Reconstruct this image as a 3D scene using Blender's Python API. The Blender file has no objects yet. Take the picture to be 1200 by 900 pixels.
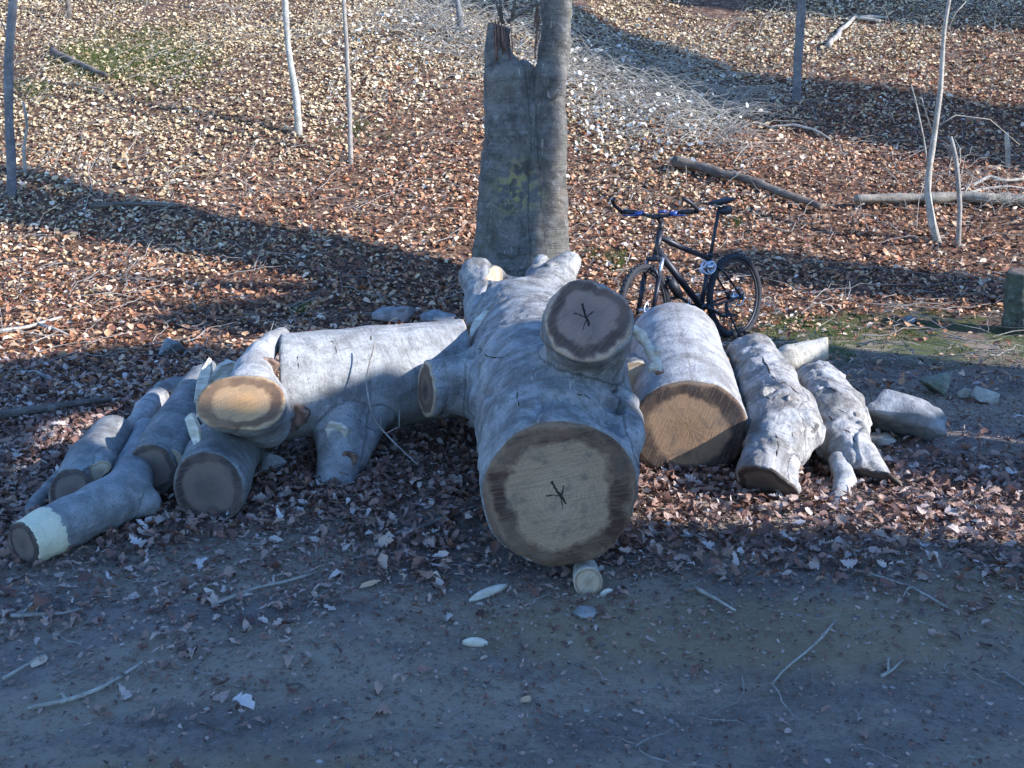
import bpy, math, random
import numpy as np
from mathutils import Vector, Matrix

random.seed(7)
rng = np.random.default_rng(7)
R = math.radians
scene = bpy.context.scene
COL = scene.collection

# ------------------------------------------------------------------ camera
CAM_Z, PITCH, FOC = 1.6, R(13.5), 1150.0          # eye height, downward tilt, focal length in photo pixels
cam_d = bpy.data.cameras.new('camera')
cam_d.sensor_width = 36.0
cam_d.lens = 36.0 * FOC / 1200.0
cam_d.clip_end = 400
cam = bpy.data.objects.new('camera', cam_d)
cam.location = (0, 0, CAM_Z)
cam.rotation_euler = (R(90) - PITCH, 0, 0)
COL.objects.link(cam)
scene.camera = cam

# ------------------------------------------------------------------ light
SUN_EL = R(27)
SUN_H = np.array([0.93, -0.367]); SUN_H /= np.linalg.norm(SUN_H)   # horizontal direction towards the sun
S = np.array([SUN_H[0]*math.cos(SUN_EL), SUN_H[1]*math.cos(SUN_EL), math.sin(SUN_EL)])
world = bpy.data.worlds.new('World'); scene.world = world
world.use_nodes = True
wn = world.node_tree
bg = wn.nodes['Background']
sky = wn.nodes.new('ShaderNodeTexSky'); sky.sky_type = 'NISHITA'; sky.sun_disc = False
sky.sun_elevation = SUN_EL
sky.sun_rotation = math.atan2(SUN_H[0], SUN_H[1])
sky.ozone_density = 4.5; sky.air_density = 1.0; sky.dust_density = 0.0
wn.links.new(sky.outputs[0], bg.inputs[0]); bg.inputs[1].default_value = 0.15   # top of the sane range: open shade is bright in this photo
sun_d = bpy.data.lights.new('sun', 'SUN'); sun_d.energy = 4.0; sun_d.angle = R(0.5)
sun_d.color = (1.0, 0.90, 0.76)
sun = bpy.data.objects.new('sun', sun_d); COL.objects.link(sun)
sun.rotation_euler = Vector(S).to_track_quat('Z', 'Y').to_euler()
sun.location = (20, -8, 12)
vs = scene.view_settings
vs.view_transform = 'Standard'; vs.look = 'None'; vs.gamma = 1.0; vs.use_curve_mapping = False
vs.exposure = 1.5
vs.use_white_balance = True; vs.white_balance_temperature = 5500; vs.white_balance_tint = 14   # the phone's cool daylight balance
scene.render.engine = 'CYCLES'
scene.cycles.max_bounces = 5
scene.cycles.diffuse_bounces = 3
scene.render.resolution_x = 1024; scene.render.resolution_y = 768

# ------------------------------------------------------------------ terrain
def vnoise(p, seed=0):
    """smooth value noise on (...,3) arrays, about -1..1"""
    p = np.asarray(p, float)
    i = np.floor(p).astype(np.int64); f = p - i; f = f*f*(3-2*f)
    def hsh(a, b, c):
        n = (a*73856093) ^ (b*19349663) ^ (c*83492791) ^ (seed*2654435761 & 0xffffffff)
        n = (n ^ (n >> 13)) * 1274126177 & 0x7fffffff
        n = (n ^ (n >> 16)) & 0xffff
        return n/32767.5 - 1.0
    x, y, z = i[..., 0], i[..., 1], i[..., 2]
    u, v, w = f[..., 0], f[..., 1], f[..., 2]
    r = 0
    for dx in (0, 1):
        for dy in (0, 1):
            for dz in (0, 1):
                wt = (u if dx else 1-u)*(v if dy else 1-v)*(w if dz else 1-w)
                r = r + wt*hsh(x+dx, y+dy, z+dz)
    return r
def n2(x, y, s, seed=0):
    x = np.asarray(x, float); y = np.asarray(y, float)
    return vnoise(np.stack([x*s, y*s, np.zeros_like(x)+.37], -1), seed)

def hgt(x, y):
    x = np.asarray(x, float); y = np.asarray(y, float)
    foot = 9.3 + 0.25*np.sin(x*.35) - 0.05*x + 0*y
    t = (y - foot)/0.9
    sp = 0.9*np.log1p(np.exp(np.clip(t, -30, 30))) + np.maximum(0, (y-foot) - 27)
    rise = 0.46*np.minimum(sp, 30)
    fade = 1/(1+np.exp(-(y-9.5)*1.2))
    h = rise + fade*(0.20*n2(x, y, .33, 1) + .07*n2(x, y, 1.1, 2))
    h = h + 0.018*n2(x, y, 1.4, 3) + 0.008*n2(x, y, 5, 4)*(1+fade) + 0.003*n2(x, y, 17, 5)
    # wheel-worn dip of the dirt track
    h = h - 0.03*np.exp(-((y-2.5-0.04*x)/.45)**2)
    return h
def hz(x, y): return float(hgt(np.array(x), np.array(y)))

# ------------------------------------------------------------------ photo -> world
FW = np.array([0, math.cos(PITCH), -math.sin(PITCH)]); UP = np.array([0, math.sin(PITCH), math.cos(PITCH)])
def ray(px, py): return FW + (px-600)/FOC*np.array([1., 0, 0]) + (450-py)/FOC*UP
def at(px, py, Y):
    d = ray(px, py); return np.array([0, 0, CAM_Z]) + d*(Y/d[1])
def rad(px, py, Y, rpx): return rpx*(Y/ray(px, py)[1])/FOC
_TT = np.concatenate([np.arange(1.5, 12, .15), np.arange(12, 75, .5)])
def ground(px, py):
    d = ray(px, py); C0 = np.array([0, 0, CAM_Z])
    P = C0 + d*_TT[:, None]; below = P[:, 2] < hgt(P[:, 0], P[:, 1])
    i = int(below.argmax()) if below.any() else len(_TT)-1
    lo, hi = _TT[max(i-1, 0)], _TT[i]
    for _ in range(2):
        tt = np.linspace(lo, hi, 24); P = C0 + d*tt[:, None]; bl = P[:, 2] < hgt(P[:, 0], P[:, 1])
        j = max(1, int(bl.argmax())); lo, hi = tt[j-1], tt[j]
    p = C0 + d*hi
    return np.array([p[0], p[1], hz(p[0], p[1])])
def rest(px, py, rpx, lift=0.0):
    """world point seen at px,py whose sphere of apparent radius rpx touches the ground (+lift)"""
    a, b = 1.5, 14.0
    for _ in range(40):
        m = (a+b)/2; p = at(px, py, m)
        if p[2] - rad(px, py, m, rpx) < hz(p[0], p[1]) + lift: b = m
        else: a = m
    return p[1]

# ------------------------------------------------------------------ object helpers
def tag(o, label=None, cat=None, group=None, kind=None):
    if label: o['label'] = label
    if cat: o['category'] = cat
    if group: o['group'] = group
    if kind: o['kind'] = kind
    return o
def thing(name, label, cat, loc=(0, 0, 0), group=None):
    o = bpy.data.objects.new(name, None); COL.objects.link(o)
    o.location = tuple(float(v) for v in loc); o.empty_display_size = .1
    return tag(o, label, cat, group)
def link_mesh(name, me, material, parent=None, origin=None, smooth=True):
    me.materials.append(material)
    if smooth: me.shade_smooth()
    o = bpy.data.objects.new(name, me); COL.objects.link(o)
    if origin is not None:
        o.location = tuple(float(v) for v in origin)
    if parent is not None: o.parent = parent
    return o
def mesh_np(name, V, F, attrs=None):
    """V (n,3); F list of arrays of tris/quads (m,3)/(m,4); attrs {name: (type, array)} on points"""
    me = bpy.data.meshes.new(name)
    V = np.asarray(V, np.float32)
    Fs = [np.asarray(f, np.int32) for f in F if len(f)]
    me.vertices.add(len(V)); me.vertices.foreach_set('co', V.ravel())
    nl = sum(f.size for f in Fs); me.loops.add(nl)
    me.loops.foreach_set('vertex_index', np.concatenate([f.ravel() for f in Fs]))
    sizes = np.concatenate([np.full(len(f), f.shape[1], np.int32) for f in Fs])
    starts = np.concatenate([[0], np.cumsum(sizes)[:-1]]).astype(np.int32)
    me.polygons.add(len(sizes)); me.polygons.foreach_set('loop_start', starts)
    me.update(calc_edges=True)
    for k, (ty, arr) in (attrs or {}).items():
        a = me.attributes.new(k, ty, 'POINT')
        a.data.foreach_set('vector' if ty == 'FLOAT_VECTOR' else 'value', np.asarray(arr, np.float32).ravel())
    return me

class MB:
    """collects tubes, boxes and lathed shapes for ONE part"""
    def __init__(s): s.v = []; s.f = []; s.n = 0; s.a = []; s.bk = []
    def add(s, V, F, al=None, bk=None):
        V = np.asarray(V, float); s.bk.append(V*1.0 if bk is None else np.asarray(bk, float))
        s.v.append(V); s.f += [tuple(int(i)+s.n for i in f) for f in F]; s.n += len(V)
        s.a.append(np.zeros(len(V)) if al is None else np.asarray(al, float))
    def tube(s, P, Rr, sides=8, caps=True, rough=0.0, closed=False):
        P = np.asarray(P, float); n = len(P)
        Rr = np.full(n, Rr) if np.isscalar(Rr) else np.asarray(Rr, float)
        if closed: T = np.roll(P, -1, 0) - np.roll(P, 1, 0)
        else: T = np.gradient(P, axis=0)
        T /= np.linalg.norm(T, axis=1)[:, None] + 1e-12
        ref = np.array([0, 0, 1.]) if abs(T[0][2]) < .9 else np.array([1., 0, 0])
        U = np.cross(T[0], ref); U /= np.linalg.norm(U)
        V = []; al = []; d = 0; bk = []
        for i in range(n):
            U = U - T[i]*np.dot(U, T[i]); U /= np.linalg.norm(U)+1e-12
            W = np.cross(T[i], U)
            if i: d += np.linalg.norm(P[i]-P[i-1])
            for k in range(sides):
                a = 2*math.pi*k/sides
                r = Rr[i]*(1+(random.uniform(-rough, rough) if rough else 0))
                V.append(P[i]+r*(math.cos(a)*U+math.sin(a)*W)); al.append(d); bk.append((d, Rr[i]*math.cos(a), Rr[i]*math.sin(a)))
        F = []
        m = n if closed else n-1
        for i in range(m):
            j = (i+1) % n
            for k in range(sides):
                q = (k+1) % sides
                F.append((i*sides+k, i*sides+q, j*sides+q, j*sides+k))
        if caps and not closed:
            F.append(tuple(range(sides-1, -1, -1))); F.append(tuple((n-1)*sides+k for k in range(sides)))
        s.add(V, F, al, bk); return s
    def box(s, c, size, M=None, bev=0.0):
        x, y, z = [v/2 for v in size]
        V = np.array([[sx*x, sy*y, sz*z] for sx in (-1, 1) for sy in (-1, 1) for sz in (-1, 1)])
        if M is not None: V = V @ np.array(M).T
        F = [(0, 1, 3, 2), (4, 6, 7, 5), (0, 4, 5, 1), (2, 3, 7, 6), (0, 2, 6, 4), (1, 5, 7, 3)]
        s.add(V+np.array(c), F); return s
    def loft(s, rings, caps=True):
        k = len(rings[0]); V = np.concatenate([np.asarray(r, float) for r in rings]); F = []
        for i in range(len(rings)-1):
            for j in range(k):
                q = (j+1) % k; F.append((i*k+j, i*k+q, (i+1)*k+q, (i+1)*k+j))
        if caps: F.append(tuple(range(k-1, -1, -1))); F.append(tuple((len(rings)-1)*k+j for j in range(k)))
        s.add(V, F); return s
    def build(s, name, material, parent=None, smooth=True, M=None, origin=None):
        V = np.concatenate(s.v)
        if M is not None: V = V @ np.array(M)[:3, :3].T + np.array(M)[:3, 3]
        if origin is not None: V = V - np.asarray(origin)
        me = bpy.data.meshes.new(name); me.from_pydata(V.tolist(), [], s.f); me.update()
        a = me.attributes.new('al', 'FLOAT', 'POINT'); a.data.foreach_set('value', np.concatenate(s.a).astype(np.float32))
        a = me.attributes.new('bk', 'FLOAT_VECTOR', 'POINT'); a.data.foreach_set('vector', np.concatenate(s.bk).astype(np.float32).ravel())
        o = link_mesh(name, me, material, parent, smooth=smooth)
        if parent is None and origin is not None: o.location = tuple(float(v) for v in origin)
        return o

# ------------------------------------------------------------------ materials
class NT:
    def __init__(s, name):
        s.m = bpy.data.materials.new(name); s.m.use_nodes = True; s.t = s.m.node_tree
        s.b = s.t.nodes['Principled BSDF']; s.out = s.t.nodes['Material Output']
    def n(s, ty, **kw):
        nd = s.t.nodes.new('ShaderNode'+ty)
        ins = kw.pop('ins', {})
        for k, v in kw.items(): setattr(nd, k, v)
        for k, v in ins.items(): s.set(nd.inputs[k], v)
        return nd
    def set(s, sock, v):
        if isinstance(v, bpy.types.NodeSocket): s.t.links.new(v, sock)
        else:
            try: sock.default_value = v
            except Exception: sock.default_value = (*v, 1.0)
    def math(s, op, a, b=0.0, c=None, clamp=False):
        nd = s.n('Math', operation=op, use_clamp=clamp); s.set(nd.inputs[0], a); s.set(nd.inputs[1], b)
        if c is not None: s.set(nd.inputs[2], c)
        return nd.outputs[0]
    def vmath(s, op, a, b=(0, 0, 0)):
        nd = s.n('VectorMath', operation=op); s.set(nd.inputs[0], a); s.set(nd.inputs[1], b); return nd.outputs[0]
    def coord(s, scale=(1, 1, 1), src=None):
        src = src if src is not None else s.n('TexCoord').outputs['Object']
        mp = s.n('Mapping'); s.set(mp.inputs['Vector'], src); mp.inputs['Scale'].default_value = scale
        return mp.outputs[0]
    def noise(s, vec, scale, detail=5, rough=.6, dist=0.0):
        nd = s.n('TexNoise', ins={'Vector': vec, 'Scale': scale, 'Detail': detail, 'Roughness': rough, 'Distortion': dist})
        return nd.outputs[0]
    def ramp(s, fac, stops):
        nd = s.n('ValToRGB'); e = nd.color_ramp.elements
        while len(e) < len(stops): e.new(0.5)
        for i, (p, c) in enumerate(stops):
            e[i].position = p; e[i].color = (*c, 1) if len(c) == 3 else c
        s.set(nd.inputs[0], fac); return nd.outputs[0]
    def step(s, fac, lo, hi):
        nd = s.n('MapRange', interpolation_type='SMOOTHSTEP')
        s.set(nd.inputs['Value'], fac); nd.inputs['From Min'].default_value = lo; nd.inputs['From Max'].default_value = hi
        return nd.outputs[0]
    def mix(s, fac, a, b, mode='MIX'):
        nd = s.n('Mix', data_type='RGBA', blend_type=mode)
        s.set(nd.inputs[0], fac); s.set(nd.inputs[6], a); s.set(nd.inputs[7], b); return nd.outputs[2]
    def attr(s, name, out='Fac'):
        nd = s.n('Attribute', attribute_name=name); return nd.outputs[out]
    def bump(s, h, strength=.5, dist=.01, normal=None):
        nd = s.n('Bump', ins={'Height': h, 'Strength': strength, 'Distance': dist})
        if normal is not None: s.set(nd.inputs['Normal'], normal)
        s.set(s.b.inputs['Normal'], nd.outputs[0]); return nd.outputs[0]
    def fin(s, col=None, rough=None, spec=None, metal=None):
        if col is not None: s.set(s.b.inputs['Base Color'], col)
        if rough is not None: s.set(s.b.inputs['Roughness'], rough)
        if spec is not None: s.set(s.b.inputs['Specular IOR Level'], spec)
        if metal is not None: s.set(s.b.inputs['Metallic'], metal)
        return s.m

def bark_mat(name, light=(.40, .40, .38), dark=(.21, .21, .20), strip=None, moss=0.0, wr=1.0, stain=.5, yellow=None, seed=0.0):
    t = NT(name)
    oc = t.vmath('ADD', t.n('TexCoord').outputs['Object'], (seed, seed*.7, 0))
    al = t.attr('al')
    bk = t.vmath('ADD', t.attr('bk', 'Vector'), (seed*1.3, 0, 0))
    n1 = t.noise(oc, 7.0, 7, .72, .3)
    base = t.mix(t.step(n1, .34, .64), dark, light)
    nb = t.noise(oc, 1.6, 5, .65, .4)
    base = t.mix(t.math('MULTIPLY', t.step(nb, .48, .66), .45), base, (.13, .115, .10))
    # streaks running along the grain, water stains
    s1 = t.noise(t.vmath('MULTIPLY', bk, (2.2, 17, 17)), 1.0, 6, .7, .6)
    base = t.mix(t.math('MULTIPLY', t.step(s1, .50, .68), .22+.45*stain), base, (.13, .125, .115))
    n2_ = t.noise(oc, 15, 7, .75, .25)
    base = t.mix(t.math('MULTIPLY', t.step(n2_, .56, .62), .22), base, (.50, .50, .47))
    # brown grime and weathered patches
    n3 = t.noise(oc, 3.4, 8, .78, .8)
    base = t.mix(t.math('MULTIPLY', t.step(n3, .54, .66), stain), base, (.15, .12, .09))
    # fine specks
    n4 = t.noise(oc, 85, 3, .75)
    base = t.mix(t.math('MULTIPLY', t.step(n4, .55, .66), .55), base, (.09, .085, .075))
    # girdling wrinkles round the stem
    w = t.noise(t.vmath('MULTIPLY', bk, (38, 3.5, 3.5)), 1.0, 6, .7, 1.2)
    gate = t.step(t.noise(oc, 4, 3), .42, .58)
    wl = t.math('MULTIPLY', t.math('MULTIPLY', t.step(w, .57, .66), gate), .60*wr)
    base = t.mix(wl, base, (.10, .095, .085))
    sc = t.noise(t.vmath('MULTIPLY', bk, (5, 40, 40)), 1.0, 3, .5, 1.0)
    base = t.mix(t.math('MULTIPLY', t.step(sc, .67, .71), .5), base, (.54, .49, .40))
    # lenticels: short dark cross marks
    le = t.noise(t.vmath('MULTIPLY', bk, (150, 22, 22)), 1.0, 2, .5)
    base = t.mix(t.math('MULTIPLY', t.step(le, .68, .73), .5), base, (.11, .10, .09))
    if moss:
        nm = t.noise(oc, 3.2, 6, .7)
        base = t.mix(t.math('MULTIPLY', t.step(nm, .50, .66), moss), base, (.13, .15, .07))
    if yellow is not None:
        d = t.n('VectorMath', operation='DISTANCE'); t.set(d.inputs[0], t.n('TexCoord').outputs['Object']); d.inputs[1].default_value = yellow
        ym = t.math('MULTIPLY', t.math('SUBTRACT', 1.0, t.step(d.outputs['Value'], .12, .42), clamp=True), t.step(t.noise(oc, 14, 4), .50, .56))
        base = t.mix(t.math('MULTIPLY', ym, .7), base, (.36, .32, .09))
    h = t.math('ADD', t.math('MULTIPLY', w, -.7*wr), t.math('ADD', t.math('MULTIPLY', t.noise(oc, 40, 6, .7), .5), t.math('MULTIPLY', n2_, .5)))
    if strip is not None:
        edge = t.math('ADD', al, t.math('MULTIPLY', t.math('SUBTRACT', t.noise(oc, 12, 6, .75), .5), .13))
        m = t.math('SUBTRACT', 1.0, t.step(edge, strip, strip+.012), clamp=True)
        wood = t.mix(t.noise(t.coord((40, 8, 40), oc), 1.0, 3), (.62, .56, .34), (.76, .72, .52))
        base = t.mix(m, base, wood)
    h = t.math('ADD', h, t.math('MULTIPLY', s1, -.6))
    t.bump(h, .95, .018)
    return t.fin(base, t.math('ADD', .62, t.math('MULTIPLY', n1, .3)), .25)

def sawn_mat(name, wood=(.36, .27, .17), heart=(.30, .22, .14), ring=(.10, .075, .055), ring_in=.62, ring_out=.86, rim=(.30, .25, .18),
             saw_ang=0.3, crack=1.0, darkness=0.0, blot=.35, seed=0.0):
    """end grain: attribute fp = (u, v, radius 0..1)"""
    t = NT(name)
    fp = t.attr('fp', 'Vector'); s = t.n('SeparateXYZ'); t.set(s.inputs[0], fp)
    u, v, r = s.outputs
    uv = t.n('CombineXYZ'); t.set(uv.inputs[0], u); t.set(uv.inputs[1], v); uv.inputs[2].default_value = seed
    uvv = uv.outputs[0]
    wob = t.noise(uvv, 7, 4, .6)
    r0 = t.math('ADD', r, t.math('MULTIPLY', t.math('SUBTRACT', t.noise(uvv, 3.2, 2), .5), .34))
    rr = t.math('ADD', r0, t.math('MULTIPLY', t.math('SUBTRACT', wob, .5), .40))
    rr = t.math('ADD', rr, t.math('MULTIPLY', t.math('SUBTRACT', t.noise(uvv, 30, 6, .8), .5), .22))
    col = t.mix(t.step(rr, .15, .5), heart, wood)
    # growth rings
    g = t.math('SINE', t.math('MULTIPLY', rr, 95.0))
    col = t.mix(t.math('MULTIPLY', t.step(g, .2, .95), .26), col, (.14, .10, .06))
    # stained sapwood ring with ragged edges
    a = t.step(rr, ring_in-.03, ring_in+.09); b = t.math('SUBTRACT', 1.0, t.step(rr, ring_out-.03, ring_out+.14), clamp=True)
    col = t.mix(t.math('MULTIPLY', t.math('MULTIPLY', a, b), t.math('ADD', -.38, t.math('MULTIPLY', t.noise(uvv, 3.0, 8, .72, .5), 2.6), clamp=True)), col, ring)
    col = t.mix(t.step(rr, ring_out+.03, ring_out+.12), col, rim)
    # mould blotches
    col = t.mix(t.math('MULTIPLY', t.step(t.noise(uvv, 9, 6, .7, .6), .50, .68), blot), col, (.075, .07, .065))
    # saw marks
    ca, sa = math.cos(saw_ang), math.sin(saw_ang)
    al = t.math('ADD', t.math('MULTIPLY', u, ca), t.math('MULTIPLY', v, sa))
    ac = t.math('SUBTRACT', t.math('MULTIPLY', v, ca), t.math('MULTIPLY', u, sa))
    cv = t.n('CombineXYZ'); t.set(cv.inputs[0], t.math('MULTIPLY', al, 6.0)); t.set(cv.inputs[1], t.math('MULTIPLY', ac, 130.0))
    saw = t.noise(cv.outputs[0], 1.0, 3, .6)
    col = t.mix(t.math('MULTIPLY', t.step(saw, .50, .62), .42), col, (.16, .12, .08))
    if darkness: col = t.mix(darkness, col, (.055, .05, .05))
    # radial drying checks at the pith
    if crack:
        cn = t.math('MULTIPLY', t.math('SUBTRACT', t.noise(uvv, 26, 3), .5), .028)
        tot = None
        for ang, L0, L1, wd in ((1.75, -.16, .26, .018), (2.75, -.03, .22, .010), (.75, -.02, .16, .010), (1.3, -.22, .03, .009)):
            c_, s_ = math.cos(ang+seed), math.sin(ang+seed)
            x_ = t.math('ADD', t.math('MULTIPLY', u, c_*4), t.math('MULTIPLY', v, s_*4))
            y_ = t.math('ADD', t.math('SUBTRACT', t.math('MULTIPLY', v, c_*4), t.math('MULTIPLY', u, s_*4)), t.math('MULTIPLY', cn, 4))
            q = t.math('MULTIPLY', t.math('MULTIPLY', t.math('GREATER_THAN', x_, L0), t.math('LESS_THAN', x_, L1)),
                       t.math('LESS_THAN', t.math('ABSOLUTE', y_), wd))
            tot = q if tot is None else t.math('MAXIMUM', tot, q)
        col = t.mix(t.math('MULTIPLY', tot, .92*crack), col, (.012, .01, .01))
    t.bump(t.math('ADD', saw, t.math('MULTIPLY', t.noise(uvv, 60, 5, .7), .7)), .55, .004)
    return t.fin(col, .8, .15)

def simple_mat(name, a, b, scale=12, rough=.7, spec=.3, metal=0.0, bump=.3, bd=.004, stretch=(1, 1, 1)):
    t = NT(name); oc = t.coord(stretch)
    n = t.noise(oc, scale, 6, .65)
    t.bump(t.noise(oc, scale*3, 5, .7), bump, bd)
    return t.fin(t.mix(t.step(n, .35, .68), a, b), rough, spec, metal)

def ground_mat(name):
    t = NT(name)
    geo = t.n('NewGeometry').outputs['Position']; sp = t.n('SeparateXYZ'); t.set(sp.inputs[0], geo)
    X, Y, Z = sp.outputs
    big = t.noise(geo, .9, 5, .6); med = t.noise(geo, 5, 6, .68); fin = t.noise(geo, 45, 6, .75); grit = t.noise(geo, 170, 3, .7)
    # trodden dirt: grey brown, dull green film in places
    dirt = t.mix(t.step(big, .38, .62), (.25, .205, .165), (.36, .295, .24))
    dirt = t.mix(t.math('MULTIPLY', t.step(t.noise(geo, 1.7, 6, .7), .48, .68), .55), dirt, (.25, .22, .14))
    dirt = t.mix(t.math('MULTIPLY', t.step(med, .5, .72), .45), dirt, (.17, .14, .12))
    st = t.noise(t.vmath('MULTIPLY', geo, (1.2, 7, 1)), 1.0, 5, .6)
    dirt = t.mix(t.math('MULTIPLY', t.step(st, .5, .7), .35), dirt, (.20, .17, .15))
    dirt = t.mix(t.math('MULTIPLY', t.step(t.noise(t.vmath('MULTIPLY', geo, (.55, 1.1, 1)), 1.3, 5, .65, .6), .41, .55), .75), dirt, (.48, .38, .26))
    dirt = t.mix(t.math('MULTIPLY', t.step(t.noise(t.vmath('MULTIPLY', geo, (.8, 1.5, 1)), 2.1, 6, .7, .4), .52, .66), .5), dirt, (.16, .135, .12))
    dirt = t.mix(t.math('MULTIPLY', t.step(fin, .54, .64), .6), dirt, (.46, .40, .34))
    dirt = t.mix(t.math('MULTIPLY', t.step(fin, .46, .36), .65), dirt, (.11, .09, .08))
    dirt = t.mix(t.math('MULTIPLY', t.step(t.noise(geo, 16, 5, .8), .54, .66), .5), dirt, (.14, .115, .10))
    dirt = t.mix(t.math('MULTIPLY', t.step(grit, .66, .74), .6), dirt, (.34, .32, .28))
    # two dry tan patches of soil on the track
    for cx_, cy_, rx_, ry_ in ((.75, 3.05, 1.1, .34), (-.75, 2.25, .6, .22), (2.0, 3.3, .8, .3)):
        gx_ = t.math('POWER', t.math('DIVIDE', t.math('SUBTRACT', X, cx_), rx_), 2.0); gy_ = t.math('POWER', t.math('DIVIDE', t.math('SUBTRACT', Y, cy_), ry_), 2.0)
        gm = t.math('EXPONENT', t.math('MULTIPLY', t.math('ADD', gx_, gy_), -1.0))
        dirt = t.mix(t.math('MULTIPLY', t.step(t.math('ADD', t.math('MULTIPLY', gm, .55), t.math('MULTIPLY', t.noise(geo, 7, 7, .75), .6)), .45, .75), .75), dirt, (.40, .30, .17))
    # leaf mould: broken old leaves
    vo = t.n('TexVoronoi', ins={'Vector': t.vmath('ADD', geo, t.vmath('SCALE', geo)), 'Scale': 24.0, 'Randomness': 1.0})
    vv = t.n('TexVoronoi', ins={'Vector': geo, 'Scale': 24.0})
    cs = t.n('SeparateColor'); t.set(cs.inputs[0], vv.outputs['Color'])
    mould = t.ramp(cs.outputs[0], [(0, (.07, .042, .03)), (.4, (.15, .085, .052)), (.7, (.25, .14, .08)), (1, (.38, .27, .18))])
    mould = t.mix(t.step(fin, .45, .65), mould, (.085, .055, .04))
    edge = t.math('ADD', Y, t.math('MULTIPLY', t.math('SUBTRACT', t.noise(geo, 1.4, 6, .7), .5), 3.0))
    edge = t.math('ADD', edge, t.math('MULTIPLY', X, -.12))
    m = t.step(edge, 4.6, 6.4)
    # bare worn strip on the right behind the logs
    rt = t.math('MULTIPLY', t.step(X, 1.6, 2.4), t.math('SUBTRACT', 1.0, t.step(t.math('ADD', Y, t.math('MULTIPLY', med, 1.2)), 8.0, 9.2), clamp=True))
    m = t.math('MULTIPLY', m, t.math('SUBTRACT', 1.0, rt, clamp=True))
    col = t.mix(m, dirt, mould)
    # moss film
    my = t.math('MULTIPLY', t.step(Y, 6.7, 7.6), t.math('SUBTRACT', 1.0, t.step(Y, 8.5, 9.0), clamp=True))
    mm = t.math('MULTIPLY', t.math('MULTIPLY', my, t.step(X, 1.7, 2.4)), t.step(t.noise(geo, 2.2, 6, .75), .38, .56))
    col = t.mix(t.math('MULTIPLY', mm, .85), col, (.075, .10, .028))
    dirt = dirt
    h = t.math('ADD', t.math('MULTIPLY', fin, 1.0), t.math('ADD', t.math('MULTIPLY', med, 1.2), t.math('MULTIPLY', grit, .25)))
    t.bump(h, 1.0, .035)
    return t.fin(col, .95, .12)

def leaf_mat(name, stops, rough=.55):
    t = NT(name); tint = t.attr('tint')
    geo = t.n('NewGeometry').outputs['Position']
    c = t.ramp(tint, stops)
    c = t.mix(t.math('MULTIPLY', t.step(t.noise(geo, 90, 3), .5, .7), .35), c, (.09, .055, .035))
    t.set(t.b.inputs['Base Color'], c); t.b.inputs['Roughness'].default_value = rough
    t.b.inputs['Specular IOR Level'].default_value = .35
    tr = t.n('BsdfTranslucent', ins={'Color': c}); mx = t.n('MixShader', ins={0: .12})
    t.t.links.new(t.b.outputs[0], mx.inputs[1]); t.t.links.new(tr.outputs[0], mx.inputs[2]); t.t.links.new(mx.outputs[0], t.out.inputs[0])
    return t.m

M_ground = ground_mat('soil_and_leaf_mould')
LEAF_STOPS = [(0, (.055, .026, .018)), (.2, (.16, .065, .034)), (.38, (.34, .145, .062)), (.55, (.46, .245, .115)), (.72, (.55, .36, .20)), (.87, (.64, .48, .32)), (1, (.78, .68, .55))]
M_leaf = leaf_mat('dead_leaves', LEAF_STOPS)
M_leaf_near = leaf_mat('grey_brown_leaves', [(0, (.06, .035, .028)), (.28, (.17, .085, .055)), (.5, (.29, .18, .125)), (.72, (.40, .30, .235)), (.9, (.48, .41, .35)), (1, (.60, .55, .50))], .6)
M_twig = bark_mat('twig_bark', (.36, .33, .28), (.20, .17, .14), wr=.3, stain=.3)
M_twig_pale = bark_mat('pale_twig_bark', (.48, .44, .36), (.26, .23, .18), wr=.3, stain=.1)
M_twig_dark = bark_mat('dark_branch_bark', (.16, .13, .10), (.07, .055, .045), wr=.4, stain=.3)
M_rock = simple_mat('grey_rock', (.15, .15, .145), (.34, .335, .32), 7, .85, .2, bump=.7, bd=.02)
M_rock_tan = simple_mat('tan_rock', (.26, .23, .17), (.46, .42, .33), 9, .85, .2, bump=.7, bd=.02)
M_wood_pale = simple_mat('bare_pale_wood', (.42, .37, .27), (.66, .61, .49), 10, .8, .15, bump=.6, bd=.006, stretch=(1, 1, 5))
M_knot = simple_mat('knot_wood', (.10, .06, .045), (.30, .20, .14), 22, .85, .15, bump=.9, bd=.01)

# ------------------------------------------------------------------ ground sheets
def axis(lo, hi, fl, fh, step, grow=1.22, cap=3.0):
    a = list(np.arange(fl, fh+1e-6, step)); s = step
    while a[-1] < hi: s = min(s*grow, cap); a.append(a[-1]+s)
    s = step
    while a[0] > lo: s = min(s*grow, cap); a.insert(0, a[0]-s)
    return np.array(a)
gx = axis(-45, 45, -5.5, 5.5, .05); gy = axis(-35, 75, 1.9, 9.5, .05)
GX, GY = np.meshgrid(gx, gy, indexing='ij'); GZ = hgt(GX, GY)
GV = np.stack([GX, GY, GZ], -1).reshape(-1, 3)
nx_, ny_ = len(gx), len(gy)
ii, jj = np.meshgrid(np.arange(nx_-1), np.arange(ny_-1), indexing='ij')
q = (ii*ny_+jj); quads = np.stack([q, q+ny_, q+ny_+1, q+1], -1).reshape(-1, 4)
cy = GV[quads].mean(1)
pm = cy[:, 1] < 3.25 + .22*cy[:, 0]*0 + .35*n2(cy[:, 0], cy[:, 1], .8, 9) + .12*n2(cy[:, 0], cy[:, 1], 4, 10)
for nm, sel in (('ground', ~pm), ('dirt_path', pm)):
    f = quads[sel]; used, inv = np.unique(f, return_inverse=True)
    o = link_mesh(nm, mesh_np(nm, GV[used], [inv.reshape(-1, 4)]), M_ground); o['kind'] = 'structure'

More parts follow.
